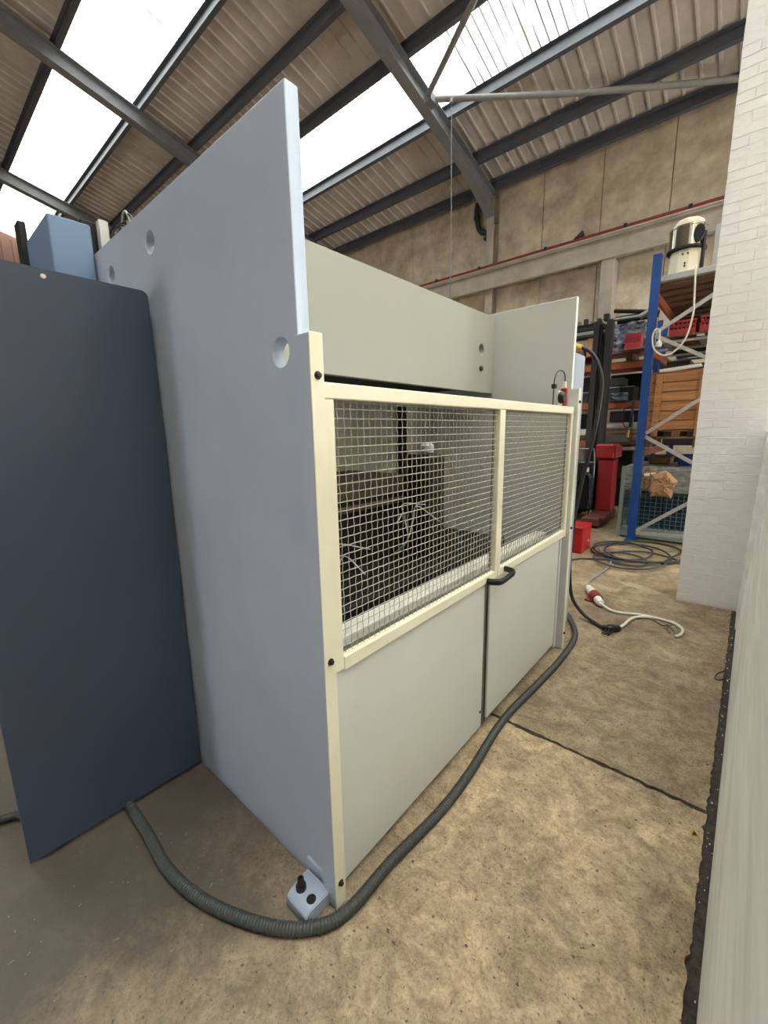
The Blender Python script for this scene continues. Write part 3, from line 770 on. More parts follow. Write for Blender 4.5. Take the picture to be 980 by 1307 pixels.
tube(bm, spline([(-.26, 3.48, .01), (-.255, 3.56, .02), (-.29, 3.64, .03), (-.33, 3.59, .01), (-.30, 3.52, .008)], 8), .0045, 6); obj('stripped_wires', bm, M['olive'], pl_, smooth=True)
bm = B(); tube(bm, spline([tuple(along(.0)), (-1.03, 4.12, .03), (-1.06, 4.35, .012), (-1.04, 4.62, .012), (-1.03, 4.9, .012), (-1.09, 5.25, .012), (-1.25, 5.48, .012), (-1.30, 5.62, .02)], 8), .010, 8); obj('grey_cable', bm, M['pipe'], pl_, smooth=True)
# coils
def coil(name, label, c, rx, ry, turns, seed, tail, r=.011):
    random.seed(seed); P = []
    for k in range(turns*10+1):
        a = 2*math.pi*k/10; w = 1+.16*math.sin(a*.37+seed)+.06*random.random()
        P.append((c[0]+.13*math.sin(k*.21+seed)+rx*w*math.cos(a+.4), c[1]+.12*math.cos(k*.17)+ry*w*math.sin(a+.4), r+.004+.011*(k//10)+.006*random.random()))
    P += tail
    bm = B(); tube(bm, spline(P, 5), r, 7); o = obj(name, bm, M['blackpipe'] if seed % 2 else M['rubber'], smooth=True); tag(o, label, 'cable')
coil('coiled_cable', 'dark cable coiled on the floor nearest the blue rack foot', (-.95, 5.66), .36, .42, 3, 1, [(-.6, 5.35, .014), (-.4, 5.6, .014), (-.25, 5.9, .014)])
coil('coiled_cable', 'grey cable coil overlapping the dark coil on its machine side', (-.88, 5.28), .28, .30, 2, 2, [(-1.3, 5.05, .013), (-1.45, 4.85, .013), (-1.8, 4.7, .013)], .010)
random.seed(11)
# black ring in the wall gutter
bm = B(); P = [(.018+.028*math.cos(a), 3.02+.055*math.sin(a), .012+.02*(1+math.cos(a))) for a in [2*math.pi*k/20 for k in range(21)]]
tube(bm, P, .0035, 6); o = obj('wire_ring', bm, M['black'], smooth=True); tag(o, 'thin black ring lying on the floor edge at the white wall', 'ring')

# ---- red box on the floor behind the right post
rbx = empty('red_box', (-1.46, 5.42, 0), 'small red metal box on the floor behind the machine corner', 'box')
bx('body', M['red'], rbx, -1.66, -1.41, 5.24, 5.60, 0, .30, .008)
bx('lid', M['red'], rbx, -1.665, -1.405, 5.235, 5.605, .301, .325, .006)
bm = B(); lathe(bm, [(.014, 0), (.014, .004)], (-1.41, 5.50, .12), 10, 'x'); obj('catch', bm, M['white'], rbx)

# ================================================================ STACKER (red pallet stacker)
st = empty('pallet_stacker', (-2.0, 7.8, 0), 'red pallet stacker with a tall black double mast beside the racks', 'stacker')
for x in (-2.16, -1.97):
    bm = B(); box(bm, x, x+.085, 7.78, 7.80, .05, 3.20); box(bm, x, x+.02, 7.80, 7.92, .05, 3.20); box(bm, x+.065, x+.085, 7.80, 7.92, .05, 3.20)
    obj('mast_channel', bm, M['black'], st)
for x in (-2.07, -2.0):
    bm = B(); box(bm, x, x+.03, 7.82, 7.90, .08, 3.12, .003); obj('inner_mast', bm, M['darkmetal'], st)
bx('mast_plate', M['black'], st, -2.068, -1.972, 7.905, 7.912, .1, 3.0, .001)
bm = B(); cyl(bm, (-2.03, 7.86, .1), (-2.03, 7.86, 2.9), .025, 10); obj('lift_ram', bm, M['darkmetal'], st, angle=40)
bx('mast_head', M['black'], st, -2.03, -1.95, 7.79, 7.91, 3.20, 3.30, .006)
for z in (.55, 1.15, 2.0, 3.1): bx('cross_member', M['black'], st, -2.16, -1.885, 7.90, 7.94, z, z+.06, .004)
bx('battery_box', M['darkmetal'], st, -2.27, -1.88, 7.3, 7.76, .16, .95, .015)
bx('side_post', M['red'], st, -1.86, -1.62, 7.45, 7.75, .16, 1.0, .015)
h = bx('head_cover', M['red'], st, -1.90, -1.62, 7.4, 7.76, 1.01, 1.24, .02)
bx('head_end', M['redplastic'], st, -1.615, -1.58, 7.42, 7.74, 1.03, 1.22, .01)
bx('left_cover', M['red'], st, -2.40, -2.24, 7.4, 7.76, 1.0, 1.2, .015)
M['legred'] = mat('worn_red_leg', (112, 62, 54), .6, var=.4, scale=14)
bx('base_leg', M['legred'], st, -1.86, -1.60, 6.75, 7.75, .03, .16, .012)
bx('base_leg', M['legred'], st, -2.35, -2.12, 6.75, 7.75, .03, .16, .012)
for z in (.95, 1.17): bm = B(); tube(bm, [(-2.24, 7.34, z), (-1.9, 7.34, z)], .012, 8); obj('guard_bar', bm, M['steel'], st)
bm = B(); tube(bm, spline([(-1.9, 7.34, 1.17), (-1.88, 7.34, .9), (-1.88, 7.33, .6), (-1.92, 7.33, .2)], 5), .012, 8); obj('guard_bar', bm, M['steel'], st, smooth=True)
bx('label_plate', M['white'], st, -2.03, -1.94, 7.292, 7.299, .80, .87, .001)
for x in (-1.74, -2.24):
    bm = B(); lathe(bm, [(.07, -.03), (.075, -.02), (.075, .02), (.07, .03)], (x, 6.90, .076), 14, 'x'); obj('wheel', bm, M['black'], st, angle=40)
# cloth draped at the front of the stacker
bm = B(); n = 14; rows_ = []
prof_ = [(-2.11, 7.16, .05), (-2.10, 7.17, .35), (-2.07, 7.19, .62), (-2.02, 7.22, .74), (-1.95, 7.23, .78), (-1.88, 7.22, .72), (-1.86, 7.20, .5), (-1.87, 7.19, .24)]
pp = spline(prof_, 4)
for i, p in enumerate(pp):
    rows_.append([bm.verts.new(p+Vector((.012*math.sin(j*1.7+i*.5), -.10+.2*j/n, .008*math.sin(j*2.3+i)))) for j in range(n+1)])
for a_, b_ in zip(rows_, rows_[1:]):
    for j in range(n): bm.faces.new((a_[j], a_[j+1], b_[j+1], b_[j]))
r = bmesh.ops.solidify(bm, geom=bm.faces[:], thickness=.02)
o = obj('draped_cloth', bm, M['cloth'], smooth=True); tag(o, 'blue-grey work cloth draped in an arch before the red stacker', 'cloth')
bm = B(); tube(bm, [(-2.11, 7.23, 0), (-2.085, 7.23, .6), (-1.97, 7.23, .72), (-1.89, 7.23, .6), (-1.885, 7.23, 0)], .012, 6)
obj('frame_hoop', bm, M['darkmetal'], o)

# ================================================================ RACK A (blue upright, beams run away from the camera)
ra = empty('pallet_rack', (-.6, 7.6, 0), 'blue and orange pallet rack whose end frame stands by the white pier', 'rack')
for (x, y) in ((-1.09, 6.28), (-.14, 6.28), (-1.09, 9.0), (-.14, 9.0)):
    bm = B(); s = 1 if x < -.5 else -1
    box(bm, x-.045, x+.045, y, y+.006, 0, 3.52); box(bm, x-.045, x-.037, y+.006, y+.08, 0, 3.52); box(bm, x+.037, x+.045, y+.006, y+.08, 0, 3.52)
    u = obj('upright', bm, M['rackblue'], ra)
    bx('foot_plate', M['rackblue'], u, x-.065, x+.065, y-.03, y+.11, 0, .012, .002)
for y in (6.32, 9.04):
    zz = [(-1.04, 2.63, -.19, 3.16), (-1.04, 2.60, -.19, 2.09), (-1.04, 1.42, -.19, 2.06), (-1.04, 1.38, -.19, .86), (-1.04, .14, -.19, .82), (-1.04, .11, -.19, .15)]
    for (xa, za, xb, zb) in zz:
        bm = B(); bar(bm, (xa, y, za), (xb, y, zb), .042, .03, (0, 1, 0)); obj('brace', bm, M['brace'], ra)
for z in (1.22, 2.52, 3.18):
    for x in (-1.12, -.11):
        sgn = -1 if x < -.5 else 1
        bm = B(); box(bm, x-.02, x+.02, 6.37, 8.99, z-.11, z, .004); bmv = obj('beam', bm, M['orange'], ra)
        bm = B(); box(bm, x-.024, x+.024, 6.365, 6.375, z-.15, z+.03, .002); obj('beam_connector', bm, M['orange'], bmv)
for k in range(8):
    y = 6.42+.32*k
    bx('deck_slat', M['oldwood'], ra, -1.14, -.09, y, y+.2, 3.181, 3.215, .004)
bx('steel_deck', M['greyboard'], ra, -1.10, -.10, 6.34, 8.9, 3.2155, 3.28, .004)
for (z, kk) in ((2.52, 4), (1.22, 0)):
    for k in range(kk):
        y = 6.5+.62*k
        bx('cross_bar', M['brace'], ra, -1.13, -.10, y, y+.05, z+.001, z+.03, .003)
# dust extractor on the top deck
v = empty('dust_extractor', (-.85, 6.56, 3.28), 'cream and chrome drum dust extractor standing on the top rack deck', 'dust extractor')
c0 = (-.845, 6.56, 3.28)
bm = B(); lathe(bm, [(.185, 0), (.185, .02), (.165, .24), (.165, .26)], c0, 10); bd = obj('lower_body', bm, M['creamtank'], v, angle=20)
for dx, dz in ((.0, .07), (.0, .1), (-.03, .2), (.02, .2)):
    bm = B(); lathe(bm, [(.010, -.014), (.010, 0)], (c0[0]+.02+dx, c0[1]-.172, c0[2]+dz), 8, 'y'); obj('rivet', bm, M['bolt'], bd)
bm = B(); lathe(bm, [(.19, .262), (.2, .268), (.2, .29), (.19, .296)], c0, 24); obj('clamp_band', bm, M['darkmetal'], v, angle=40)
bm = B(); lathe(bm, [(.185, .298), (.185, .50), (.19, .505), (.19, .52), (.18, .528)], c0, 32); obj('drum', bm, M['chrome'], v, angle=40)
bm = B(); lathe(bm, [(.172, .529), (.172, .545), (.150, .546), (.146, .585), (.118, .608), (.02, .612)], c0, 8); obj('lid', bm, M['creamtank'], v, angle=20)
bm = B(); lathe(bm, [(.05, 0), (.055, .01), (.055, .03), (.035, .04)], (c0[0]+.125, c0[1]-.155, c0[2]+.40), 16, 'y')
for q in bm.verts: q.co.z = c0[2]+.40+(q.co.z-c0[2]-.40)*1.7; q.co.y -= .015
obj('inlet_cover', bm, M['black'], v, angle=40)
bm = B(); cyl(bm, (c0[0]+.175, c0[1]-.10, c0[2]), (c0[0]+.175, c0[1]-.10, c0[2]+.42), .02, 10); obj('side_pipe', bm, M['black'], v, angle=40)
o = bx('grey_board', M['greyboard'], None, -.60, -.30, 6.75, 6.79, 3.281, 3.84, .004); tag(o, 'plain light grey board upright beside the dust extractor', 'board')
# white cable hanging from the deck
wc = empty('hanging_lead', (-.8, 6.2, 2.35), 'white flex lead with a plug looped over the rack braces', 'cable')
bm = B(); tube(bm, spline([(-.71, 6.36, 3.29), (-.70, 6.27, 3.285), (-.69, 6.235, 3.15), (-.675, 6.235, 2.9), (-.672, 6.235, 2.767), (-.714, 6.235, 2.52), (-.814, 6.235, 2.378), (-.929, 6.235, 2.348), (-1.025, 6.235, 2.432), (-1.053, 6.235, 2.571), (-1.029, 6.235, 2.656), (-.99, 6.24, 2.645), (-.982, 6.24, 2.58), (-.982, 6.24, 2.52)], 7), .010, 8); obj('flex', bm, M['whitecable'], wc, smooth=True)
bm = B(); lathe(bm, [(.012, .07), (.03, .055), (.034, .02), (.03, 0)], (-.982, 6.24, 2.455), 12); obj('plug', bm, M['white'], wc, angle=40)
for dx in (-.012, .012):
    bm = B(); cyl(bm, (-.982+dx, 6.24, 2.455), (-.982+dx, 6.24, 2.43), .004, 6); obj('plug_pin', bm, M['steel'], wc)
# red crates on the second level
def crate(x0, x1, y0, y1, z, h, label, group=None):
    t = empty('plastic_crate', ((x0+x1)/2, (y0+y1)/2, z), label, 'crate', group)
    bx('base', M['redplastic'], t, x0, x1, y0, y1, z, z+.012, .002)
    for (a0, a1, b0, b1) in ((x0, x1, y0, y0+.012), (x0, x1, y1-.012, y1)):
        bm = B(); box(bm, a0, a1, b0, b1, z+.012, z+h*.42); box(bm, a0, a1, b0, b1, z+h*.6, z+h*.72); box(bm, a0-.006, a1+.006, b0-.006, b1+.006, z+h*.88, z+h)
        n_ = 6
        for k in range(n_+1):
            xx = a0+(a1-a0-.012)*k/n_; box(bm, xx, xx+.012, b0, b1, z+h*.42, z+h*.88)
        obj('side', bm, M['redplastic'], t)
    bx('side', M['redplastic'], t, x0, x0+.012, y0+.012, y1-.012, z+.012, z+h, .002)
    bx('side', M['redplastic'], t, x1-.012, x1, y0+.012, y1-.012, z+.012, z+h, .002)
    return t
crate(-.93, -.66, 6.50, 6.85, 2.60, .17, 'wider orange-red plastic crate on the second rack level, left one')
crate(-.62, -.36, 6.50, 6.85, 2.60, .19, 'red plastic crate on the second rack level, nearest the white pier')
pt = empty('pallet', (-.62, 6.9, 2.55), 'thin wooden pallet carrying the red crates on the second level', 'pallet')
for k in range(5): bx('board', M['oldwood'], pt, -1.02, -.2, 6.46+.19*k, 6.46+.19*k+.13, 2.578, 2.598, .003)
for x in (-1.02, -.64, -.29): bx('bearer', M['brace'], pt, x, x+.08, 6.46, 7.36, 2.552, 2.577, .003)
# dark stock under the second level
for k, (x0, x1, y0, y1, z0, z1, mt, nm, lb, ct) in enumerate([
    (-1.0, -.5, 6.66, 6.95, 2.175, 2.27, 'slag', 'steel_plate_stack', 'stack of dark steel plates lying on the wooden crate', 'plates'),
    (-.99, -.72, 7.0, 7.5, 2.175, 2.36, 'brown', 'rusty_block', 'rusty brown block behind the dark plates on the crate', 'block'),
    ]):
    o = bx(nm, M[mt], None, x0, x1, y0, y1, z0, z1, .008); tag(o, lb, ct)
bm = B(); bar(bm, (-.98, 6.47, 2.19), (-.56, 6.56, 2.23), .11, .014, (0, -.4, 1)); o = obj('pale_board', bm, M['white']); tag(o, 'pale tilted board strip on top of the wooden crate', 'board')
# wooden crate
wc2 = empty('wooden_crate', (-.78, 6.75, 1.375), 'large pine plank crate on the first level of the blue rack', 'crate')
h = (2.16-1.46)/6
for k in range(6):
    z = 1.46+h*k
    bx('plank', M['wood'], wc2, -1.06, -.42, 6.42+.006*random.random(), 6.442, z+.004, z+h-.005, .004)
    bx('plank', M['wood'], wc2, -1.06, -.42, 7.20, 7.22, z+.002, z+h-.003, .003)
    bx('plank', M['wood'], wc2, -1.06, -1.04, 6.445, 7.2, z+.002, z+h-.003, .003)
    bx('plank', M['wood'], wc2, -.44, -.42, 6.445, 7.2, z+.002, z+h-.003, .003)
for x in (-1.0, -.55):
    bx('batten', M['wood'], wc2, x, x+.075, 6.395, 6.418, 1.38, 2.15, .003)
    for z in (1.55, 1.75, 1.98): bx('nail', M['bolt'], wc2, x+.03, x+.042, 6.392, 6.396, z, z+.012, .001)
for k in range(4): bx('lid_plank', M['wood'], wc2, -1.06, -.42, 6.42+.2*k, 6.42+.2*k+.19, 2.158, 2.172, .003)
bx('floor_board', M['wood'], wc2, -1.04, -.44, 6.445, 7.2, 1.44, 1.455, .003)
for x in (-1.05, -.78, -.52): bx('skid', M['oldwood'], wc2, x, x+.09, 6.44, 7.2, 1.376, 1.439, .003)
pt = empty('pallet', (-.74, 6.8, 1.22), 'wooden pallet under the pine plank crate', 'pallet')
for k in range(5): bx('board', M['oldwood'], pt, -1.13, -.25, 6.42+.19*k, 6.42+.19*k+.13, 1.35, 1.374, .003)
for x in (-1.09, -.55, -.32):
    for y in (6.43, 6.8, 7.17): bx('block', M['oldwood'], pt, x, x+.1, y, y+.11, 1.242, 1.349, .003)
for x in (-1.09, -.55, -.32): bx('runner', M['brace'], pt, x, x+.1, 6.42, 7.29, 1.222, 1.241, .003)
# stillage
sg = empty('mesh_stillage', (-.85, 6.95, 0), 'grey-green mesh cage stillage with blue mesh sides under the rack', 'stillage')
X0, X1, Y0, Y1 = -1.30, -.32, 6.45, 7.5
for (x, y) in ((X0, Y0), (X1-.05, Y0), (X0, Y1-.05), (X1-.05, Y1-.05)): bx('corner_post', M['greensteel'], sg, x, x+.05, y, y+.05, 0, .98, .004)
for (a0, a1, b0, b1) in ((X0+.051, X1-.051, Y0, Y0+.05), (X0+.051, X1-.051, Y1-.05, Y1), (X0, X0+.05, Y0+.051, Y1-.051), (X1-.05, X1, Y0+.051, Y1-.051)):
    bx('base_rail', M['greensteel'], sg, a0, a1, b0, b1, .02, .15, .006)
    bx('top_rail', M['greensteel'], sg, a0, a1, b0+.01, b1-.01, .66, .70, .004)
bm = B()
for k in range(15): x = X0+.07+(X1-X0-.14)*k/14; tube(bm, [(x, Y0+.02, .15), (x, Y0+.02, .66)], .004, 4)
for k in range(9): z = .18+.055*k; tube(bm, [(X0+.05, Y0+.015, z), (X1-.05, Y0+.015, z)], .004, 4)
for k in range(14): y = Y0+.07+(Y1-Y0-.14)*k/13; tube(bm, [(X0+.02, y, .15), (X0+.02, y, .66)], .004, 4)
for k in range(9): z = .18+.055*k; tube(bm, [(X0+.015, Y0+.05, z), (X0+.015, Y1-.05, z)], .004, 4)
o = obj('cage_wire', bm, M['meshblue'], sg); o['kind'] = 'stuff'
bx('cage_floor', M['greensteel'], sg, X0+.051, X1-.051, Y0+.051, Y1-.051, .13, .148, .002)
for k, (x0, x1, y0, y1, z1, lb) in enumerate(((-1.2, -.82, 6.56, 7.0, .56, 'dark blue carton inside the mesh stillage behind the blue upright'), (-.80, -.42, 6.56, 7.0, .60, 'dark blue carton inside the mesh stillage beside the white pier'))):
    o = bx('carton', M['goods'], None, x0, x1, y0, y1, .149, z1, .01); tag(o, lb, 'carton')
# stretch wrapped stack top
bm = B(); nx_, ny_ = 26, 8; rows_ = []
for i in range(nx_+1):
    x = X0+.055+(X1-X0-.11)*i/nx_
    rows_.append([bm.verts.new((x, 6.43-.006*random.random()+(.012 if j in (0, ny_) else 0), .66+.33*j/ny_+.004*random.random())) for j in range(ny_+1)])
for a_, b_ in zip(rows_, rows_[1:]):
    for j in range(ny_): bm.faces.new((a_[j], b_[j], b_[j+1], a_[j+1]))
top = [[bm.verts.new((r_[-1].co.x, 6.44+.96*q/4, .985+.015*random.random())) for q in range(1, 5)] for r_ in rows_]
for i in range(nx_):
    l0 = [rows_[i][-1]]+top[i]; l1 = [rows_[i+1][-1]]+top[i+1]
    for q in range(4): bm.faces.new((l0[q], l1[q], l1[q+1], l0[q+1]))
bmesh.ops.solidify(bm, geom=bm.faces[:], thickness=.004)
o = obj('stretch_wrap', bm, M['wrap'], smooth=False); tag(o, 'crinkled grey stretch wrap around the top of the stillage', 'wrap')
# kraft paper hung on the stillage
def crumple(name, label, cat, mt, ctr, outline, depth, seed, y0=6.40):
    random.seed(seed); bm = B(); n = len(outline)
    def sub(a, b): return [(a[0]+(b[0]-a[0])*t, a[1]+(b[1]-a[1])*t) for t in (0, .34, .67)]
    ring = []
    for i in range(n): ring += sub(outline[i], outline[(i+1) % n])
    cx, cz = ctr; layers = []
    for s, off in ((1, .0), (.8, -.03), (.55, -.05), (.28, -.045)):
        layers.append([bm.verts.new((cx+(x-cx)*s+(random.random()-.5)*.02, y0+off*depth/.05+(random.random()-.5)*.03, cz+(z-cz)*s+(random.random()-.5)*.02)) for x, z in ring])
    c = bm.verts.new((cx, y0-.04, cz))
    for A, Q in zip(layers, layers[1:]):
        for k in range(len(ring)): bm.faces.new((A[k], A[(k+1) % len(ring)], Q[(k+1) % len(ring)], Q[k]))
    for k in range(len(ring)): bm.faces.new((layers[-1][k], layers[-1][(k+1) % len(ring)], c))
    bk = bm.verts.new((cx, y0+.016, cz))
    for k in range(len(ring)): bm.faces.new((layers[0][(k+1) % len(ring)], layers[0][k], bk))
    o = obj(name, bm, mt); tag(o, label, cat); return o
o = crumple('kraft_paper', 'crumpled brown kraft paper sack hanging over the mesh stillage', 'paper', M['kraft'], (-.80, .78), [(-.93, .90), (-.78, .96), (-.64, .82), (-.68, .70), (-.70, .61), (-.80, .62), (-.93, .60), (-.95, .70)], .04, 3, 6.345)
o = crumple('paper_bag', 'brown and white paper bag tucked behind the kraft sack', 'bag', M['card'], (-.97, .83), [(-1.035, .78), (-1.03, .92), (-.97, .99), (-.88, .94), (-.86, .82), (-.93, .70), (-1.0, .69)], .015, 5, 6.408)
bx('handle_tag', M['white'], o, -1.02, -.955, 6.355, 6.362, .87, .91, .002)
bx('handle_tag', M['white'], o, -.94, -.89, 6.355, 6.362, .875, .92, .002)
random.seed(21)
o = bx('tool_case', M['oldwood'], None, -1.05, -.80, 6.75, 7.15, 1.0, 1.10, .02); tag(o, 'dusty brown case on top of the wrapped stillage', 'case')
bm = B(); lathe(bm, [(.10, 0), (.11, .02), (.11, .13), (.09, .14)], (-.60, 6.75, 1.002), 16); o = obj('blue_tub', bm, M['rackblue'], angle=40); tag(o, 'dark blue tub on the wrapped stillage by the pier', 'tub')

# ================================================================ RACK B along the back wall
rk = empty('pallet_rack', (-2.4, 9.4, 0), 'orange beamed pallet rack standing along the concrete wall', 'rack')
for x in (-4.2, -1.42):
    for y in (8.95, 9.52):
        bm = B(); box(bm, x-.04, x+.04, y, y+.06, 0, 3.3, .004); obj('upright', bm, M['rackblue'], rk)
LV = (1.25, 1.96, 2.66)
for z in LV:
    for y in (8.92, 9.56): bx('beam', M['orange'], rk, -4.155, -1.465, y, y+.04, z-.105, z, .004)
    for k in range(5): bx('shelf_board', M['oldwood'], rk, -4.14, -1.47, 8.925+.135*k, 8.925+.135*k+.125, z+.001, z+.024, .003)
bx('shelf_board', M['redplastic'], rk, -4.14, -1.47, 8.925, 9.6, 2.83, 2.852, .003)
for x in (-3.6, -2.75, -1.9): bx('shelf_leg', M['oldwood'], rk, x, x+.1, 8.95, 9.55, 2.685, 2.829, .004)
def carton(x0, x1, y0, y1, z0, z1, mt, nm, lb, ct, bev=.008):
    o = bx(nm, M[mt], None, x0, x1, y0, y1, z0, z1, bev); return tag(o, lb, ct)
carton(-2.62, -2.46, 9.05, 9.3, 2.853, 3.20, 'card', 'cardboard_box', 'narrow cardboard box left of the black mast on the red shelf', 'box')
carton(-2.29, -2.20, 9.05, 9.3, 2.853, 3.40, 'card', 'cardboard_strip', 'tall narrow cardboard strip just right of the black mast', 'cardboard')
carton(-2.90, -2.66, 9.0, 9.4, 2.853, 3.0, 'oldwood', 'wooden_box', 'dark wooden box at the machine end of the red shelf', 'box')
# wrapped bundle
bm = B(); box(bm, -2.17, -1.68, 9.02, 9.42, 2.855, 3.36); bmesh.ops.subdivide_edges(bm, edges=bm.edges[:], cuts=5, use_grid_fill=True)
for q in bm.verts:
    if q.co.z > 2.87: q.co += Vector(((random.random()-.5)*.03, (random.random()-.5)*.03, (random.random()-.5)*.05))
M['plasticwrap'] = mat('clear_plastic_over_dark', (150, 162, 178), .2, col2=(34, 42, 60), scale=5, stretch=(1, 1, 2), bump=.6, bscale=10, contrast=(.45, .7))
o = obj('wrapped_bundle', bm, M['plasticwrap']); tag(o, 'dark bundle in shiny clear plastic on the red shelf', 'bundle')
carton(-1.90, -1.64, 8.93, 9.0, 2.853, 2.94, 'slag', 'dark_tray', 'low dark tray in front of the plastic bundle', 'tray')
c = crate(-1.885, -1.645, 8.70, 8.915, 2.853, .25, 'red plastic crate in front of the plastic bundle on the red shelf')
bx('crate_ledge', M['oldwood'], rk, -1.95, -1.5, 8.66, 8.924, 2.83, 2.8525, .003)
# long extrusions and rods on top
for k, (x0, x1, y, z, w, mt) in enumerate(((-3.6, -2.3, 9.02, 3.37, .05, 'slag'), (-3.6, -2.32, 9.10, 3.45, .04, 'greensteel'), (-3.5, -2.3, 9.2, 3.52, .035, 'steel'))):
    pass
ex = empty('extrusion_bundle', (-3.0, 9.1, 3.2), 'stack of dark metal extrusions lying left of the black mast', 'extrusions')
for k, (z, mt) in enumerate(((3.202, 'slag'), (3.262, 'greensteel'), (3.342, 'slag'), (3.402, 'darkmetal'))):
    bm = B(); box(bm, -3.75, -2.36, 9.0+.02*k, 9.02+.02*k, z, z+.055); box(bm, -3.75, -2.36, 9.0+.02*k, 9.25, z, z+.012); box(bm, -3.75, -2.36, 9.23, 9.25, z, z+.055)
    obj('extrusion', bm, M[mt], ex)
for x in (-3.6, -2.50): bx('spacer', M['oldwood'], ex, x, x+.07, 9.02, 9.26, 2.853 if x < -3 else 3.2005, 3.2015, .002)
for k in range(5):
    bx('offcut', M['steel'] if k % 2 else M['slag'], ex, -2.95+.12*k, -2.88+.12*k, 9.06, 9.16, 3.458, 3.50+.03*(k % 3), .006)
rd = empty('rod_bundle', (-1.9, 9.2, 3.38), 'dark steel bars and tubes laid on top of the plastic bundle', 'rods')
for (x0, x1, y, z0, z1, r_, mt) in ((-2.19, -1.60, 9.1, 3.62, 3.50, .035, 'darkmetal'), (-2.15, -1.5, 9.22, 3.44, 3.46, .045, 'darkmetal'), (-2.28, -1.56, 9.05, 3.46, 3.44, .03, 'steel'), (-2.2, -1.5, 9.3, 3.52, 3.52, .04, 'slag'), (-1.75, -1.55, 9.0, 3.42, 3.52, .05, 'steel')):
    bm = B(); cyl(bm, (x0, y, z0), (x1, y, z1), r_, 10); obj('rod', bm, M[mt], rd, angle=40)
# levels below
for k, (x0, x1, h_, mt, lb) in enumerate(((-2.72, -2.5, .20, 'slag', 'dark grey bin left of the mast on the upper orange beam'), (-2.2, -1.95, .26, 'slag', 'dark grey bin right of the mast on the middle rack level'), (-1.93, -1.72, .26, 'darkmetal', 'black bin next to the blue upright on the middle rack level'))):
    z = 1.985; t = empty('bin', ((x0+x1)/2, 9.15, z), lb, 'bin')
    for a in ((x0, x1, 8.96, 8.975), (x0, x1, 9.33, 9.345), (x0, x0+.012, 8.976, 9.329), (x1-.012, x1, 8.976, 9.329)): bx('side', M[mt], t, *a, z, z+h_, .003)
    bx('base', M[mt], t, x0+.013, x1-.013, 8.976, 9.329, z, z+.012, .001)
    bx('rim', M['steel'], t, x0, x1, 8.945, 8.958, z+h_-.02, z+h_, .002)
carton(-2.15, -1.9, 8.95, 9.3, 2.2605, 2.40, 'slag', 'metal_tray', 'flat dark grey tray across the middle bins', 'tray')
bm = B(); box(bm, -2.08, -1.80, 8.86, 8.92, 1.985, 2.12); bmesh.ops.subdivide_edges(bm, edges=bm.edges[:], cuts=3, use_grid_fill=True)
for q in bm.verts:
    if q.co.z > 1.99: q.co += Vector(((random.random()-.5)*.02, (random.random()-.5)*.02, (random.random()-.5)*.04))
o = obj('blue_plastic_bag', bm, M['plasticwrap']); tag(o, 'crumpled blue plastic bag at the front of the middle level', 'bag')
for k in range(4):
    carton(-2.25-.02*(k % 2), -1.68+.02*(k % 2), 8.95, 9.4, 1.276+.075*k, 1.276+.075*k+.06, 'oldwood' if k != 3 else 'brace', 'timber_board', ['lowest', 'second lowest', 'second highest', 'topmost pale'][k]+' board of the stack right of the black mast', 'board', .004)
carton(-2.66, -2.5, 8.96, 9.3, 1.276, 1.36, 'oldwood', 'wooden_block', 'brown wooden block left of the mast on the low rack level', 'block')
carton(-2.66, -2.5, 8.96, 9.3, 1.362, 1.48, 'white', 'white_box', 'small white box on a wooden block left of the mast', 'box')
bm = B(); bar(bm, (-2.12, 8.5, 1.28), (-1.72, 8.70, 1.30), .3, .012, (.15, -.35, 1)); o = obj('sheet_offcut', bm, M['steel']); tag(o, 'tilted grey sheet metal offcut above the red stacker', 'sheet')
bx('shelf_bracket', M['darkmetal'], rk, -2.3, -1.6, 8.45, 8.915, 1.16, 1.20, .004)
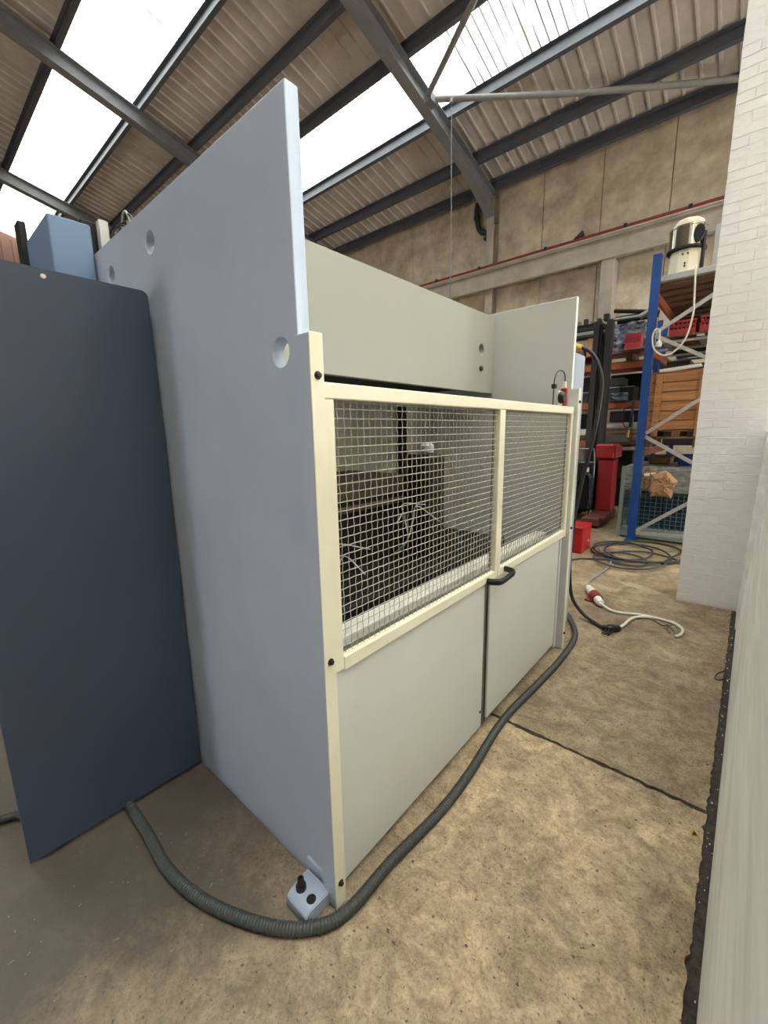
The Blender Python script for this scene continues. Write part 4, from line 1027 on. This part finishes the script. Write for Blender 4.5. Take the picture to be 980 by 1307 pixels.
# black hand pump hanging by the blue upright
t = empty('grease_gun', (-1.68, 8.8, 1.3), 'black grease gun with a brass tip hanging on the orange beam by the blue upright', 'grease gun')
bm = B(); tube(bm, [(-1.70, 8.88, 1.96), (-1.70, 8.86, 1.75), (-1.70, 8.86, 1.72), (-1.70, 8.86, 1.5)], [.02, .02, .035, .035], 10); obj('body', bm, M['black'], t, angle=40)
bm = B(); tube(bm, [(-1.72, 8.86, 1.72), (-1.735, 8.85, 1.45)], .012, 8); obj('rod', bm, M['steel'], t)
bm = B(); tube(bm, [(-1.735, 8.85, 1.45), (-1.74, 8.85, 1.32)], .022, 10); obj('tip', bm, M['yellow'], t, angle=40)
bm = B(); tube(bm, spline([(-1.70, 8.86, 1.88), (-1.82, 8.85, 1.84), (-1.86, 8.85, 1.68), (-1.80, 8.85, 1.52), (-1.72, 8.86, 1.5)], 6), .01, 6); obj('hose', bm, M['black'], t, smooth=True)
o = bx('paper_sign', M['white'], None, -1.52, -1.39, 8.935, 8.945, 2.10, 2.36, .001); tag(o, 'small white paper fixed beside the blue upright', 'paper')

# dark stock filling the depth of both racks
random.seed(31)
for (x0, x1, y0, y1, z0, z1, mt, lb) in (
    (-2.95, -2.30, 9.0, 9.5, .0, .75, 'slag', 'dark grey crate on the floor behind the stacker mast'),
    (-2.25, -1.62, 9.0, 9.5, .0, .55, 'darkmetal', 'black crate on the floor between red stacker and stillage'),
    (-2.20, -1.66, 9.02, 9.48, .552, 1.06, 'slag', 'dark crate stacked on the black floor crate behind the stacker'),
    (-2.90, -2.32, 9.31, 9.52, 1.276, 1.78, 'darkmetal', 'black crate at the back of the low level behind the mast'),
    (-2.20, -1.62, 9.42, 9.58, 1.60, 1.82, 'slag', 'dark crate behind the timber boards on the low level'),
    (-2.95, -2.30, 9.36, 9.58, 1.986, 2.50, 'slag', 'dark crate at the back of the middle level behind the mast'),
    (-2.22, -1.62, 9.36, 9.58, 1.986, 2.50, 'darkmetal', 'black crate at the back of the middle level behind the bins')):
    o = bx('stock_crate', M[mt], None, x0, x1, y0, y1, z0, z1, .012); tag(o, lb, 'crate', 'dark stock crates in the wall rack')
for (x0, x1, y0, y1, z0, z1, mt, lb) in (
    (-1.04, -.25, 7.7, 8.3, 2.552, 3.04, 'darkmetal', 'black carton deep on the second level behind the red crates'),
    (-1.04, -.25, 7.7, 8.3, 1.221, 2.36, 'slag', 'tall dark carton deep in the rack behind the pine crate'),
    (-1.25, -.25, 7.7, 8.5, .0, 1.04, 'darkmetal', 'black carton on the floor behind the mesh stillage')):
    o = bx('stock_carton', M[mt], None, x0, x1, y0, y1, z0, z1, .012); tag(o, lb, 'carton', 'dark cartons deep in the blue rack')
